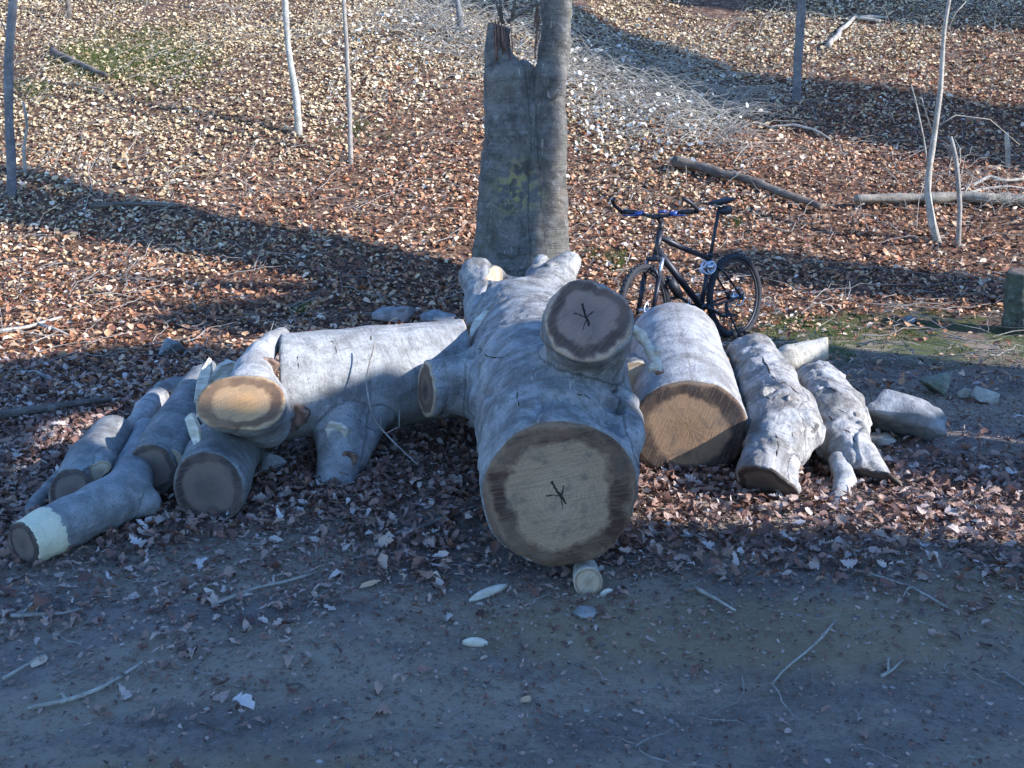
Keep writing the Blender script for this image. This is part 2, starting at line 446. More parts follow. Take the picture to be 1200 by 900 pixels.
# ------------------------------------------------------------------ SDF logs
def seg_d(P, a, b, ra, rb):
    ab = b-a; t = np.clip(((P-a)@ab)/(ab@ab+1e-12), 0, 1)
    return np.linalg.norm(P-(a+t[..., None]*ab), axis=-1) - (ra+(rb-ra)*t), t
def smin(a, b, k):
    h = np.clip(.5+.5*(b-a)/k, 0, 1); return b+(a-b)*h - k*h*(1-h)
class Body:
    def __init__(s, chains, k=.05, amp=.008, freq=5., seed=1, amp2=.003, crease=.006):
        s.chains = chains; s.k = k; s.amp = amp; s.freq = freq; s.seed = seed; s.amp2 = amp2; s.crease = crease
    def raw(s, P):
        d = None
        for ch in s.chains:
            dc = None
            for (a, ra), (b, rb) in zip(ch[:-1], ch[1:]):
                q, _ = seg_d(P, a, b, ra, rb)
                dc = q if dc is None else smin(dc, q, .02)
            d = dc if d is None else smin(d, dc, s.k)
        d = d - s.amp*vnoise(P*s.freq, s.seed) - s.amp2*vnoise(P*s.freq*4, s.seed+1)
        if s.crease:
            wp_ = P*2.6 + .35*vnoise(P*5, s.seed+7)[..., None]
            n_ = vnoise(wp_*np.array([1, 1, 1.6]), s.seed+5); g_ = vnoise(P*1.9, s.seed+6)
            d = d + s.crease*np.exp(-(n_/.09)**2)*np.clip(.5+1.2*g_, 0, 1) - s.crease*.45*np.exp(-((n_-.17)/.10)**2)
            n_ = vnoise(P*np.array([9, 5, 9]), s.seed+8); d = d + s.crease*.35*np.exp(-(n_/.12)**2)
        for c, r in getattr(s, 'carve', ()):
            d = -smin(-d, np.linalg.norm(P-c, axis=-1)-r, .03)
        return d
    def hit(s, px, py, Y0, span=1.0):
        """point of the surface seen at px,py"""
        Ys = np.linspace(Y0-span, Y0+span, 260); P = np.array([at(px, py, y) for y in Ys]); f = s.raw(P) < 0
        if not f.any(): return None
        return P[int(f.argmax())]
    def along(s, P):
        """distance along the nearest chain"""
        best = np.full(len(P), 1e9); al = np.zeros(len(P)); cu = al.copy(); cw = al.copy()
        for ci, ch in enumerate(s.chains):
            acc = 0
            for (a, ra), (b, rb) in zip(ch[:-1], ch[1:]):
                q, t = seg_d(P, a, b, ra, rb); L = np.linalg.norm(b-a)
                m = q < best; al[m] = (acc+t*L)[m] + ci*1.7
                T = (b-a)/L; U = np.cross(T, [.3, .2, 1.]); U /= np.linalg.norm(U); W = np.cross(T, U); D = P-a
                cu[m] = (D@U)[m]; cw[m] = (D@W)[m]; best[m] = q[m]; acc += L
        return al, np.stack([al, cu, cw], -1)
def poly_surface(body, cuts, h):
    pts = np.array([n[0] for c in body.chains for n in c]); rr = np.array([n[1] for c in body.chains for n in c])
    lo = (pts-rr[:, None]).min(0)-.06; hi = (pts+rr[:, None]).max(0)+.06
    ax = [np.arange(lo[i], hi[i]+h, h) for i in range(3)]
    G = np.stack(np.meshgrid(*ax, indexing='ij'), -1)
    f = np.empty(G.shape[:3])
    for i in range(G.shape[0]): f[i] = body.raw(G[i])
    for c, n, rch in cuts:
        D = G-c; o_ = D@n; inp = np.linalg.norm(D-o_[..., None]*n, axis=-1)
        m = (inp < rch) & (o_ < rch*3); f[m] = np.maximum(f[m], o_[m])
    ins = f < 0
    # surface nets
    n0, n1_, n2_ = f.shape
    cnt = np.zeros((n0-1, n1_-1, n2_-1), np.int8); pos = np.zeros((n0-1, n1_-1, n2_-1, 3), np.float32)
    cor = [(a, b, c) for a in (0, 1) for b in (0, 1) for c in (0, 1)]
    for p in cor:
        for d in range(3):
            if p[d]: continue
            q = list(p); q[d] = 1
            sp = tuple(slice(p[k], f.shape[k]-1+p[k]) for k in range(3)); sq = tuple(slice(q[k], f.shape[k]-1+q[k]) for k in range(3))
            fa, fb = f[sp], f[sq]; m = ins[sp] != ins[sq]
            t = fa[m]/(fa[m]-fb[m])
            base = np.tile(np.array(p, np.float32), (len(t), 1)); base[:, d] += t
            pos[m] += base; cnt[m] += 1
    act = cnt > 0
    idx = -np.ones(cnt.shape, np.int64); idx[act] = np.arange(act.sum())
    cell = np.argwhere(act); V = lo + h*(cell + pos[act]/cnt[act][:, None])
    F = []
    for d in range(3):
        o1, o2 = [(1, 2), (2, 0), (0, 1)][d]
        sa = [slice(1, -1)]*3; sa[d] = slice(0, -1)
        sb = list(sa); sb[d] = slice(1, None)
        A, B = ins[tuple(sa)], ins[tuple(sb)]
        for flip in (0, 1):
            m = (A & ~B) if not flip else (~A & B)
            e = np.argwhere(m) + np.array([0 if k == d else 1 for k in range(3)])
            if not len(e): continue
            def cell_at(s1, s2):
                c = e.copy(); c[:, o1] -= s1; c[:, o2] -= s2; return idx[c[:, 0], c[:, 1], c[:, 2]]
            qd = np.stack([cell_at(1, 1), cell_at(0, 1), cell_at(0, 0), cell_at(1, 0)], -1)
            if flip: qd = qd[:, ::-1]
            F.append(qd)
    return V, [np.concatenate(F)]
def face_disc(body, c, n, rmax, shrink=.965, proud=.004, nA=84, nR=12, rough=.0015):
    n = n/np.linalg.norm(n)
    ref = np.array([0, 0, 1.]) if abs(n[2]) < .9 else np.array([0, 1., 0])
    U = np.cross(ref, n); U /= np.linalg.norm(U); W = np.cross(n, U)
    th = np.linspace(0, 2*math.pi, nA, endpoint=False)
    dirs = np.cos(th)[:, None]*U + np.sin(th)[:, None]*W
    rs = np.linspace(.01, rmax, 90)
    P = c + dirs[:, None, :]*rs[None, :, None]
    f = body.raw(P) > 0
    k = np.where(f.any(1), f.argmax(1), len(rs)-1); rb = rs[k]
    rb = (np.roll(rb, 1)+rb*2+np.roll(rb, -1))/4*shrink
    V = [c+n*proud]; fp = [(0, 0, 0)]
    for i in range(1, nR+1):
        t = i/nR
        jit = (rng.random(nA)-.5)*rough
        pr = proud + jit if i < nR else np.full(nA, proud-.001)
        V += list(c + dirs*(rb*t)[:, None] + n*pr[:, None])
        fp += [(a, b, t) for a, b in zip(np.cos(th)*rb*t, np.sin(th)*rb*t)]
    # turned-in rim so the disc has thickness
    V += list(c + dirs*(rb*1.0)[:, None] - n*.01); fp += [(a, b, 1.0) for a, b in zip(np.cos(th)*rb, np.sin(th)*rb)]
    T = []; Q = []
    for j in range(nA):
        q_ = (j+1) % nA
        T.append((0, 1+j, 1+q_))
        for i in range(nR):
            a = 1+i*nA
            Q.append((a+j, a+nA+j, a+nA+q_, a+q_))
    return np.array(V), [np.array(T), np.array(Q)], np.array(fp), float(rb.mean())

def chain(*nodes):
    """(px, py, Y, rpx) in photo pixels and metres of distance -> [(point, radius)]"""
    return [(at(a, b, Y), rad(a, b, Y, r)) for a, b, Y, r in nodes]
LOGG = {'log': 'sawn logs of the pile', 'short_log': 'short pieces of wood around the pile'}
def log(name, label, cat, chains, cuts, bmat, h=.014, k=.05, amp=.008, freq=5., seed=1, group=None, parts=None, body_name='bark', amp2=.003, carve=(), crease=.005):
    body = Body(chains, k, amp, freq, seed, amp2, crease); body.carve = carve
    cc = [(np.array(c, float), np.array(n, float)/np.linalg.norm(n), rch) for c, n, rch, *_ in cuts]
    V, F = poly_surface(body, cc, h)
    zmin = V[:, 2].min(); org = np.array([V[:, 0].mean(), V[:, 1].mean(), zmin])
    root = thing(name, label, cat, org, group or LOGG.get(name))
    al, bk = body.along(V)
    link_mesh(body_name, mesh_np(body_name, V-org, F, {'al': ('FLOAT', al), 'bk': ('FLOAT_VECTOR', bk)}), bmat, root)
    for i, (c0, (c, n, rch)) in enumerate(zip(cuts, cc)):
        if len(c0) > 3 and c0[3] is not None:
            Vd, Fd, fp, rm = face_disc(body, c, n, rch)
            nm = c0[4] if len(c0) > 4 else 'sawn_face'
            o = link_mesh(nm, mesh_np(nm, Vd-org, Fd, {'fp': ('FLOAT_VECTOR', fp)}), c0[3], root)
            if len(c0) > 5: o['label'] = c0[5]
    print('LOG %-16s z0=%.2f ground=%.2f nv=%d' % (name, zmin, hz(org[0], org[1]), len(V)))
    return root, org, body
def knot_part(root, org, c, n, r, material, name='knot', thick=.012, label=None):
    """scarred oval knot with raised lip set on a log"""
    n = np.array(n, float)/np.linalg.norm(n)
    U = np.cross([0, 0, 1.], n); U /= np.linalg.norm(U); W = np.cross(n, U)
    b = MB(); rings = []
    for q_, dz in ((1.18, -.03), (1.15, thick*.4), (1.0, thick), (.78, thick*.55), (.5, thick*.1), (.2, -.002), (.02, -.004)):
        rings.append([np.array(c)-org + n*(dz+random.uniform(-.0015, .0015)) + r*q_*(1+.12*math.sin(3*a+1)+.06*math.sin(7*a))*(math.cos(a)*U + math.sin(a)*W) for a in np.linspace(0, 2*math.pi, 22, endpoint=False)])
    b.loft(rings); o = b.build(name, material, root)
    if label: o['label'] = label
    return o

M_scar = simple_mat('bark_scar', (.16, .14, .115), (.42, .39, .34), 22, .9, .1, bump=.9, bd=.012)
M_crack = simple_mat('dark_crack', (.02, .016, .013), (.06, .045, .035), 40, .95, .05)
def cracks(root, org, body, Y0, lines, r=.004, name='bark_crack'):
    for ln in lines:
        k = []
        for (x0, y0), (x1, y1) in zip(ln[:-1], ln[1:]):
            m = max(2, int(math.hypot(x1-x0, y1-y0)/4))
            k += [(x0+(x1-x0)*i/m+random.uniform(-.9, .9), y0+(y1-y0)*i/m+random.uniform(-.9, .9)) for i in range(m)]
        k.append(ln[-1]); P = [body.hit(x, y, Y0) for x, y in k]; P = [p for p in P if p is not None]
        if len(P) < 3: continue
        P = np.array(P)-org; n = len(P); P[:, 1] += r*.35
        b = MB(); b.tube(P, r*(.35+np.sin(np.linspace(.1, math.pi-.1, n)))*(1+.3*rng.random(n)), 6); b.build(name, M_crack, root)
M_barkA = bark_mat('beech_bark_grey', (.37, .36, .335), (.13, .125, .11), stain=.75, seed=1)
M_barkB = bark_mat('beech_bark_smooth', (.36, .36, .335), (.19, .185, .17), stain=.3, wr=.8, seed=4)
M_barkC = bark_mat('beech_bark_pale', (.43, .42, .39), (.23, .22, .20), stain=.32, wr=.7, seed=9)
M_barkD = bark_mat('beech_bark_scarred', (.47, .45, .41), (.17, .155, .13), stain=.75, wr=1.2, seed=13)
M_barkE = bark_mat('beech_bark_small', (.28, .28, .26), (.12, .12, .11), stain=.4, seed=17)
M_barkN = bark_mat('beech_bark_peeled_end', (.30, .31, .30), (.17, .175, .165), stain=.25, wr=.5, strip=.125, seed=21)
M_barkF = bark_mat('pale_weathered_wood', (.58, .53, .42), (.36, .32, .24), stain=.4, wr=.5, seed=25)

M_saw_big = sawn_mat('end_grain_big', (.33, .225, .135), (.36, .25, .155), (.06, .034, .022), .66, .90, (.16, .105, .07), .2, 1.0, blot=.6, seed=.4)
M_saw_fork = sawn_mat('end_grain_fork', (.26, .175, .13), (.20, .14, .11), (.08, .05, .035), .66, .88, (.42, .30, .20), .8, 1.0, .1, blot=.5, seed=.0)
M_saw_stub = sawn_mat('end_grain_stub', (.20, .14, .09), (.10, .07, .055), (.12, .085, .06), .5, .8, (.42, .33, .22), 1.5, .6, blot=.4, seed=2.)
M_saw_barrel = sawn_mat('end_grain_barrel', (.29, .185, .105), (.26, .16, .085), (.045, .033, .028), .66, .93, (.12, .10, .08), 1.25, .0, blot=.6, seed=3.)
M_saw_yellow = sawn_mat('end_grain_fresh', (.44, .27, .13), (.50, .28, .11), (.13, .075, .045), .62, .9, (.40, .30, .17), .5, .0, blot=.15, seed=4.)
M_saw_dark = sawn_mat('end_grain_dark', (.15, .115, .09), (.11, .085, .07), (.05, .038, .032), .68, .9, (.24, .20, .15), .4, .0, .10, blot=.5, seed=5.)
M_saw_tan = sawn_mat('end_grain_tan', (.42, .34, .23), (.36, .28, .18), (.25, .18, .11), .75, .9, (.46, .40, .29), .9, .0, blot=.15, seed=6.)

# A: the big forked trunk pointing at the camera
cA = at(657, 580, 3.42); fA = at(687, 373, 3.78); sA = at(499, 456, 4.78)
A_ch = [
    chain((661, 604, 3.25, 93), (657, 580, 3.42, 90), (647, 510, 3.95, 86), (632, 452, 4.9, 84), (617, 398, 6.2, 70), (612, 374, 7.0, 50)),
    chain((652, 500, 4.25, 72), (684, 435, 4.20, 45), (687, 385, 3.90, 51), (689, 350, 3.55, 54)),                 # upright fork
    chain((600, 432, 5.05, 46), (540, 450, 4.85, 33), (500, 456, 4.78, 31), (470, 458, 4.72, 31)),                # left stub
    chain((600, 405, 6.2, 28), (580, 396, 5.95, 17), (566, 385, 5.75, 15), (556, 376, 5.62, 15)),                   # small stub
    chain((592, 364, 7.0, 36), (570, 336, 7.2, 26), (560, 325, 7.25, 22)),                                       # far left knuckle
    chain((630, 364, 7.0, 36), (650, 332, 7.3, 25), (667, 310, 7.45, 14)),
    chain((634, 350, 7.2, 24), (630, 322, 7.4, 12), (634, 306, 7.45, 7)),                                         # far right knuckle
    chain((708, 440, 4.3, 30), (728, 474, 4.0, 20), (730, 510, 3.72, 20), (722, 545, 3.50, 22)),
    chain((648, 384, 6.6, 30), (654, 360, 7.0, 24)), chain((576, 384, 6.6, 30), (566, 356, 7.0, 24)),                  # buttress lobe on the right
]
nA = np.array([0.03, -1, -.02]); nF = np.array([.05, -.78, .62]); nS = np.array([-.93, -.38, .06])
rootA, orgA, bodyA = log('forked_trunk', 'huge forked grey beech trunk at the centre of the log pile', 'tree trunk',
    A_ch, [(cA, nA, .46, M_saw_big, 'sawn_face', 'widest round cut with a star-shaped crack'), (fA, nF, .30, M_saw_fork, 'sawn_face', 'raised round cut of the upper fork'),
           (sA, nS, .25, M_saw_stub, 'sawn_face', 'narrow oval cut of the short side limb'), (at(564, 384, 5.73), np.array([-.35, -.55, .75]), .14, M_wood_pale, 'broken_end'),
           (at(576, 318, 7.12), np.array([.75, -.5, .35]), .13, M_saw_tan, 'broken_end')],
    M_barkA, h=.0135, k=.07, amp=.020, freq=3.4, seed=3, amp2=.007, crease=.017,
    carve=[(p_ + np.array([0, dy_, 0]), r_) for p_, r_, dy_ in ((Body(A_ch, .07).hit(x_, y_, 4.0), r_, dy_) for x_, y_, r_, dy_ in ((708, 484, .085, .0), (700, 478, .07, .0), (715, 476, .06, 0), (692, 472, .055, -.01), (680, 466, .052, -.02), (668, 462, .050, -.025), (656, 460, .046, -.025), (646, 464, .042, -.025), (636, 472, .036, -.02), (626, 484, .03, -.018), (722, 460, .04, -.015), (716, 498, .05, -.01))) if p_ is not None])
cracks(rootA, orgA, bodyA, 4.6, [[(640, 476), (660, 462), (688, 464), (700, 474)], [(608, 452), (606, 468), (611, 484)],
       [(560, 408), (572, 418), (590, 420)]], .0022)

# B: long log lying sideways on the left of the fork
B_ch = [
    chain((292, 456, 4.85, 62), (330, 453, 4.92, 62), (440, 442, 5.2, 60), (543, 431, 5.5, 56), (575, 428, 5.6, 55)),
    chain((400, 474, 5.0, 42), (399, 512, 4.80, 29), (396, 550, 4.64, 24), (392, 566, 4.57, 24)),
    chain((432, 484, 5.0, 28), (424, 516, 4.84, 18), (418, 540, 4.72, 13)),
]
rootB, orgB, bodyB = log('log', 'long thick log lying sideways left of the forked trunk, propped on branch stubs', 'log', B_ch,
    [(at(331, 452, 4.92), np.array([-.97, -.18, .02]), .42, M_saw_dark), (at(543, 431, 5.5), np.array([.97, .2, 0]), .42, M_saw_tan)],
    M_barkB, h=.012, k=.055, amp=.005, freq=3., seed=11, crease=.004)
_B = rootB
cracks(rootB, orgB, bodyB, 4.8, [[(366, 476), (392, 480), (420, 492), (446, 512)], [(386, 392), (392, 405), (390, 422)], [(352, 402), (349, 420), (352, 440)], [(436, 382), (434, 396), (436, 410)], [(376, 398), (392, 402), (394, 416), (384, 424)]], .0024)
knot_part(rootB, orgB, bodyB.hit(343, 487, 4.72), (-.25, -1, .05), .062, M_knot)
knot_part(rootB, orgB, bodyB.hit(394, 507, 4.7), (-.05, -1, .15), .05, M_wood_pale, label='pale scar on the stub')
knot_part(rootB, orgB, bodyB.hit(409, 538, 4.65), (.15, -1, .2), .034, M_knot)

# C: the barrel
C_ch = [chain((800, 525, 4.45, 66), (801, 504, 4.72, 60), (788, 440, 5.6, 54), (784, 403, 6.4, 48)),
        chain((814, 525, 4.45, 64), (815, 504, 4.72, 60), (802, 440, 5.6, 54), (794, 403, 6.4, 48))]
rC, oC, bC = log('log', 'thick barrel-shaped pale log with brown cut end, right of the forked trunk', 'log', C_ch,
    [(at(808, 502, 4.72), np.array([-.03, -.97, -.10]), .42, M_saw_barrel), (at(789, 403, 6.4), np.array([0, 1, .1]), .42, M_saw_dark)],
    M_barkC, h=.015, k=.05, amp=.010, freq=3.2, seed=21)

# D: scarred log with a swollen side
D_ch = [chain((882, 414, 5.85, 27), (897, 450, 5.35, 34), (912, 490, 4.85, 38), (907, 528, 4.57, 33), (898, 558, 4.38, 31), (890, 584, 4.22, 31)),
        chain((925, 480, 5.0, 30), (935, 505, 4.72, 29), (930, 530, 4.6, 22)),
        chain((908, 535, 4.5, 27), (920, 572, 4.30, 18), (926, 594, 4.20, 12)),
        chain((880, 420, 5.75, 18), (862, 412, 5.8, 9))]
rD, oD, bD = log('log', 'scarred pale log with a bulging right side, just right of the barrel-shaped log', 'log', D_ch,
    [(at(894, 566, 4.34), np.array([-.42, -.62, -.66]), .40, M_saw_dark), (at(884, 410, 5.85), np.array([-.05, .9, .35]), .3, M_saw_dark)],
    M_barkD, h=.010, k=.04, amp=.016, freq=7, seed=31, amp2=.008, crease=.016)
cracks(rD, oD, bD, 5.0, [[(884, 408), (896, 424), (904, 440), (914, 452)], [(904, 452), (920, 448), (936, 462), (944, 478)], [(934, 474), (940, 492), (952, 502), (960, 504)], [(893, 462), (904, 470), (912, 462)], [(908, 500), (912, 520), (910, 540)], [(926, 500), (930, 518), (926, 530)]], .0028)
for a_ in ((902, 462, .035), (953, 500, .026), (930, 470, .030)):
    h_ = bD.hit(a_[0], a_[1], 5.0)
    if h_ is not None: knot_part(rD, oD, h_, (.2, -1, .5), a_[2], M_scar, thick=.003)

# E: outer right log
E_ch = [chain((952, 441, 5.75, 22), (966, 462, 5.45, 31), (978, 494, 5.05, 36), (988, 520, 4.82, 31), (1012, 550, 4.62, 24), (1036, 572, 4.47, 20)),
        chain((992, 478, 5.2, 22), (1002, 500, 5.0, 20))]
rE, oE, bE = log('log', 'knobbly blue-grey log at the right end of the pile, undercut at its lower end', 'log', E_ch,
    [(at(1010, 562, 4.6), np.array([-.45, -.55, -.70]), .34, M_saw_dark), (at(956, 440, 5.72), np.array([-.1, .9, .3]), .25, M_saw_dark)],
    M_barkD, h=.010, k=.04, amp=.016, freq=8, seed=41, amp2=.008, crease=.015)
cracks(rE, oE, bE, 5.1, [[(962, 452), (974, 456), (986, 462)], [(975, 474), (988, 484), (1000, 482)], [(985, 500), (998, 510), (1004, 522)], [(966, 480), (976, 492), (984, 505)]], .0026)
h_ = bE.hit(1008, 490, 5.1) if bE.hit(1008, 490, 5.1) is not None else at(1006, 490, 5.0)
knot_part(rE, oE, h_, (.5, -1, .3), .028, M_scar, thick=.003)

# F .. small right hand pieces
YF = rest(925, 420, 15, .1)
log('short_log', 'short yellowish round of wood lying behind the two outer right logs', 'log',
    [chain((905, 430, 6.0, 16), (925, 420, 6.0, 15), (968, 408, 6.05, 13), (985, 404, 6.05, 13))],
    [(at(970, 408, 6.05), np.array([.95, -.3, .1]), .12, M_saw_tan)], M_barkF, h=.009, amp=.006, seed=43)
Yg = rest(988, 560, 11, .0)
log('bark_slab', 'bent grey branch piece lying in the leaves under the outer right logs', 'branch',
    [chain((982, 540, Yg+.12, 11), (990, 565, Yg-.02, 13), (982, 588, Yg-.2, 11), (966, 603, Yg-.3, 5))], [], M_barkC, h=.008, amp=.006, seed=44, freq=9)
Yi = 5.3
log('log', 'small sawn log wedged between the upper fork and the barrel-shaped log', 'log',
    [chain((745, 450, 5.0, 24), (748, 444, 5.25, 23), (748, 420, 6.1, 20))],
    [(at(748, 446, 5.2), np.array([-.05, -1, .05]), .16, M_saw_tan)], M_barkE, h=.01, seed=46)
log('broken_branch', 'white knobbly broken branch leaning in the gap between fork and barrel-shaped log', 'branch',
    [chain((742, 384, 4.2, 5), (751, 394, 4.22, 6.5), (757, 402, 4.22, 5), (762, 412, 4.2, 6.5), (768, 424, 4.18, 5.5), (773, 436, 4.16, 5.5)),
     chain((764, 414, 4.2, 5), (771, 410, 4.17, 3.5)), chain((768, 424, 4.18, 5), (762, 432, 4.16, 3.5))],
    [(at(773, 437, 4.16), np.array([.3, -.4, -.85]), .06, M_knot, 'broken_end')], M_wood_pale, h=.005, k=.012, amp=.004, freq=20, seed=47)

# J: the fresh-faced bent piece on top of the left stack
J_ch = [chain((262, 462, 4.02, 34), (262, 474, 4.27, 33), (285, 482, 4.50, 30), (306, 492, 4.65, 26)),
        chain((302, 462, 4.02, 34), (300, 476, 4.27, 34), (306, 484, 4.50, 30), (312, 496, 4.60, 24)),
        chain((294, 458, 4.45, 30), (296, 436, 4.62, 22), (306, 416, 4.78, 16), (318, 402, 4.9, 12), (330, 394, 4.98, 9)),
        chain((310, 470, 4.5, 24), (318, 500, 4.55, 20))]
rJ, oJ, _ = log('bent_log', 'bent log with a fresh orange-tan cut on top of the left stack', 'log', J_ch,
    [(at(281, 474, 4.22), np.array([-.12, -.66, .62]), .36, M_saw_yellow)], M_barkC, h=.011, k=.07, amp=.010, freq=5, seed=51)
knot_part(rJ, oJ, at(315, 430, 4.60), (.35, -1, .1), .040, M_knot)

# K: stout log under it
Yk = rest(244, 572, 43, -.01)
log('log', 'short stout log with a dark weathered cut end under the bent log', 'log',
    [chain((236, 590, Yk-.12, 44), (243, 573, Yk, 43), (268, 523, Yk+.55, 40), (282, 500, Yk+.85, 36))],
    [(at(243, 573, Yk), np.array([-.22, -.95, .12]), .26, M_saw_dark)], M_barkE, h=.011, amp=.010, seed=52)
# L
Yl = rest(179, 548, 28, .05)
log('log', 'straight slim log with a dark round cut end, left of the short stout log', 'log',
    [chain((172, 560, Yl-.1, 30), (178, 549, Yl, 29), (205, 500, Yl+.5, 26), (238, 448, Yl+1.15, 21)),
     chain((222, 470, Yl+.9, 16), (246, 428, Yl+1.25, 8))],
    [(at(178, 549, Yl), np.array([-.20, -.95, .15]), .17, M_saw_dark)], M_barkE, h=.0095, amp=.007, seed=53)
log('thin_log', 'thin pole of wood tucked beside the straight slim log of the left stack', 'log',
    [chain((203, 540, Yl+.02, 11), (208, 528, Yl+.1, 11), (232, 470, Yl+.8, 9))],
    [(at(204, 536, Yl+.03), np.array([-.20, -.95, .15]), .07, M_saw_tan)], M_barkE, h=.0075, amp=.004, seed=54)
# N: bent log with peeled end
Yn = rest(28, 637, 28, -.005)
N1, N2_, N3 = rest(85, 610, 29, 0), rest(140, 583, 29, 0), rest(164, 548, 22, 0)
log('curved_log', 'curved log at the front left with its end peeled to pale wood', 'log',
    [chain((27, 638, Yn, 28), (55, 624, (Yn+N1)/2, 29), (85, 610, N1, 29), (120, 594, (N1+N2_)/2, 29), (146, 580, N2_, 29), (162, 545, N3, 22), (172, 505, N3+.45, 15)),
     chain((150, 582, N2_, 24), (172, 590, N2_-.02, 16))],
    [(at(28, 637, Yn), np.array([-.52, -.85, .02]), .19, M_saw_dark)], M_barkN, h=.0095, k=.04, amp=.006, seed=55)
# O
Yo = rest(84, 580, 29, 0.0)
log('log', 'stubby log with a side knob lying behind the curved log at the far left', 'log',
    [chain((78, 592, Yo-.1, 29), (84, 579, Yo, 28), (108, 540, Yo+.38, 27), (132, 510, Yo+.75, 24)), chain((118, 540, Yo+.35, 16), (122, 548, Yo+.1, 8))],
    [(at(84, 579, Yo), np.array([-.15, -.85, .42]), .17, M_saw_dark), (at(119, 553, Yo+.12), np.array([.1, -.95, .2]), .06, M_saw_tan, 'sawn_knob')], M_barkE, h=.0095, amp=.008, seed=56)
Yp = rest(45, 590, 9, 0)
log('thin_branch', 'thin dark branch lying at the outer left edge of the log pile', 'branch',
    [chain((28, 606, Yp-.1, 7), (45, 588, Yp+.02, 9), (72, 556, Yp+.4, 8))], [], M_barkE, h=.007, amp=.004, seed=57)
Yq = rest(165, 490, 14, .05)
log('short_log', 'short pale log end showing behind the middle of the left stack', 'log',
    [chain((160, 500, Yq-.1, 14), (172, 480, Yq+.3, 13), (185, 466, Yq+.6, 12))], [], M_barkC, h=.008, amp=.006, seed=58)
Yq = rest(195, 456, 11, .0)
log('short_log', 'small grey piece of wood lying on the leaves behind the left stack', 'log',
    [chain((190, 457, Yq, 11), (205, 452, Yq+.1, 10), (222, 450, Yq+.2, 9))], [], M_barkE, h=.008, amp=.006, seed=59)
# splintered shards on the left stack
def shard(label, pts, w, material, t=.012, name='wood_shard'):
    P = [at(*p) for p in pts]; org = P[0]*1.0; root_b = MB()
    n = len(P); rings = []
    for i, p in enumerate(P):
        T = P[min(i+1, n-1)]-P[max(i-1, 0)]; T /= np.linalg.norm(T)
        U = np.cross(T, [0, 1., 0.2]); U /= np.linalg.norm(U); W = np.cross(T, U)
        ww = w[i]
        rings.append([p + U*ww*a + W*t*b + T*random.uniform(-.01, .01) for a, b in ((-1, -.6), (-.4, -1.2), (.3, -.9), (1, -.3), (.8, .8), (.1, .5), (-.7, .9))])
    root_b.loft(rings); o = root_b.build(name, material, None, smooth=False, origin=org)
    return tag(o, label, 'wood splinter', 'splinters of wood in the pile')
shard('tall pale splinter of wood standing on top of the left stack', [(232, 470, 4.9), (238, 450, 4.95), (243, 432, 5.0), (246, 420, 5.03)], [.02, .035, .03, .006], M_wood_pale)
shard('torn strip of pale bark hanging in front of the short stout log', [(222, 488, 4.35), (228, 505, 4.3), (232, 522, 4.27), (233, 534, 4.25)], [.03, .035, .016, .004], M_wood_pale)
shard('ragged pale chunk of wood behind the bent log', [(250, 448, 5.0), (262, 436, 5.05), (272, 430, 5.1), (280, 430, 5.1)], [.03, .05, .045, .02], M_wood_pale, .03)
shard('bark strip caught between fork stub and sideways log', [(541, 388, 5.9), (556, 385, 5.85), (574, 378, 5.8)], [.03, .045, .02], M_knot, .02)

# chock and chips in front
Yc = rest(689, 683, 15, -.005)
log('wooden_chock', 'small round piece of wood chocked under the big cut end of the forked trunk', 'log',
    [chain((689, 684, Yc-.02, 17), (689, 682, Yc, 16), (684, 662, Yc+.35, 14))], [(at(689, 682, Yc), np.array([.05, -1, .1]), .08, M_saw_tan)], M_barkF, h=.006, amp=.003, seed=61)

# ------------------------------------------------------------------ rocks
def rock(label, px, py, wpx, hpx, material, yaw=0, seed=0, depth=.8, sink=.15, planes=11, name='rock'):
    r_ = random.Random(seed); nr = np.random.default_rng(seed+99)
    g = ground(px, py+hpx/2*.7)
    dist = g[1]/math.cos(PITCH)
    w = wpx*dist/FOC/2; hh = hpx*dist/FOC/2
    import bmesh
    bm = bmesh.new()
    pts = nr.normal(size=(planes+1, 3)); pts /= np.linalg.norm(pts, axis=1)[:, None]; pts *= nr.uniform(.85, 1.05, (len(pts), 1))
    for p in pts: bm.verts.new(p)
    res = bmesh.ops.convex_hull(bm, input=bm.verts)
    bmesh.ops.delete(bm, geom=[v for v in bm.verts if not v.link_faces], context='VERTS')
    bmesh.ops.bevel(bm, geom=list(bm.edges), offset=.03, segments=1, affect='EDGES')
    bmesh.ops.triangulate(bm, faces=bm.faces)
    bmesh.ops.subdivide_edges(bm, edges=list(bm.edges), cuts=3, use_grid_fill=True)
    bmesh.ops.triangulate(bm, faces=bm.faces); bm.verts.index_update(); bm.verts.ensure_lookup_table()
    V = np.array([v.co[:] for v in bm.verts]); F = [[v.index for v in f.verts] for f in bm.faces]; bm.free()
    V += V*(.05*vnoise(V*4, seed+1) + .03*vnoise(V*12, seed+2))[:, None]; V -= (V.max(0)+V.min(0))/2; V /= np.abs(V).max(0)
    V *= np.array([w, w*depth, hh]); c_, s_ = math.cos(yaw), math.sin(yaw)
    V = V@np.array([[c_, s_, 0], [-s_, c_, 0], [0, 0, 1]])
    V[:, 2] += hh*(1-sink)
    me = mesh_np(name, V, [np.array(F)])
    o = link_mesh(name, me, material, origin=g, smooth=False)
    return tag(o, label, 'rock', 'stones lying around the log pile')
rock('large angular pale rock beyond the right end of the log pile', 1060, 494, 92, 66, M_rock, -.5, 5, .6)
rock('rounded grey stone on the ground between the stout log and the sideways log', 318, 545, 38, 34, M_rock, .3, 8)
rock('pale boulder alone on the leaves behind the left stack', 201, 410, 32, 26, M_rock, .2, 12)
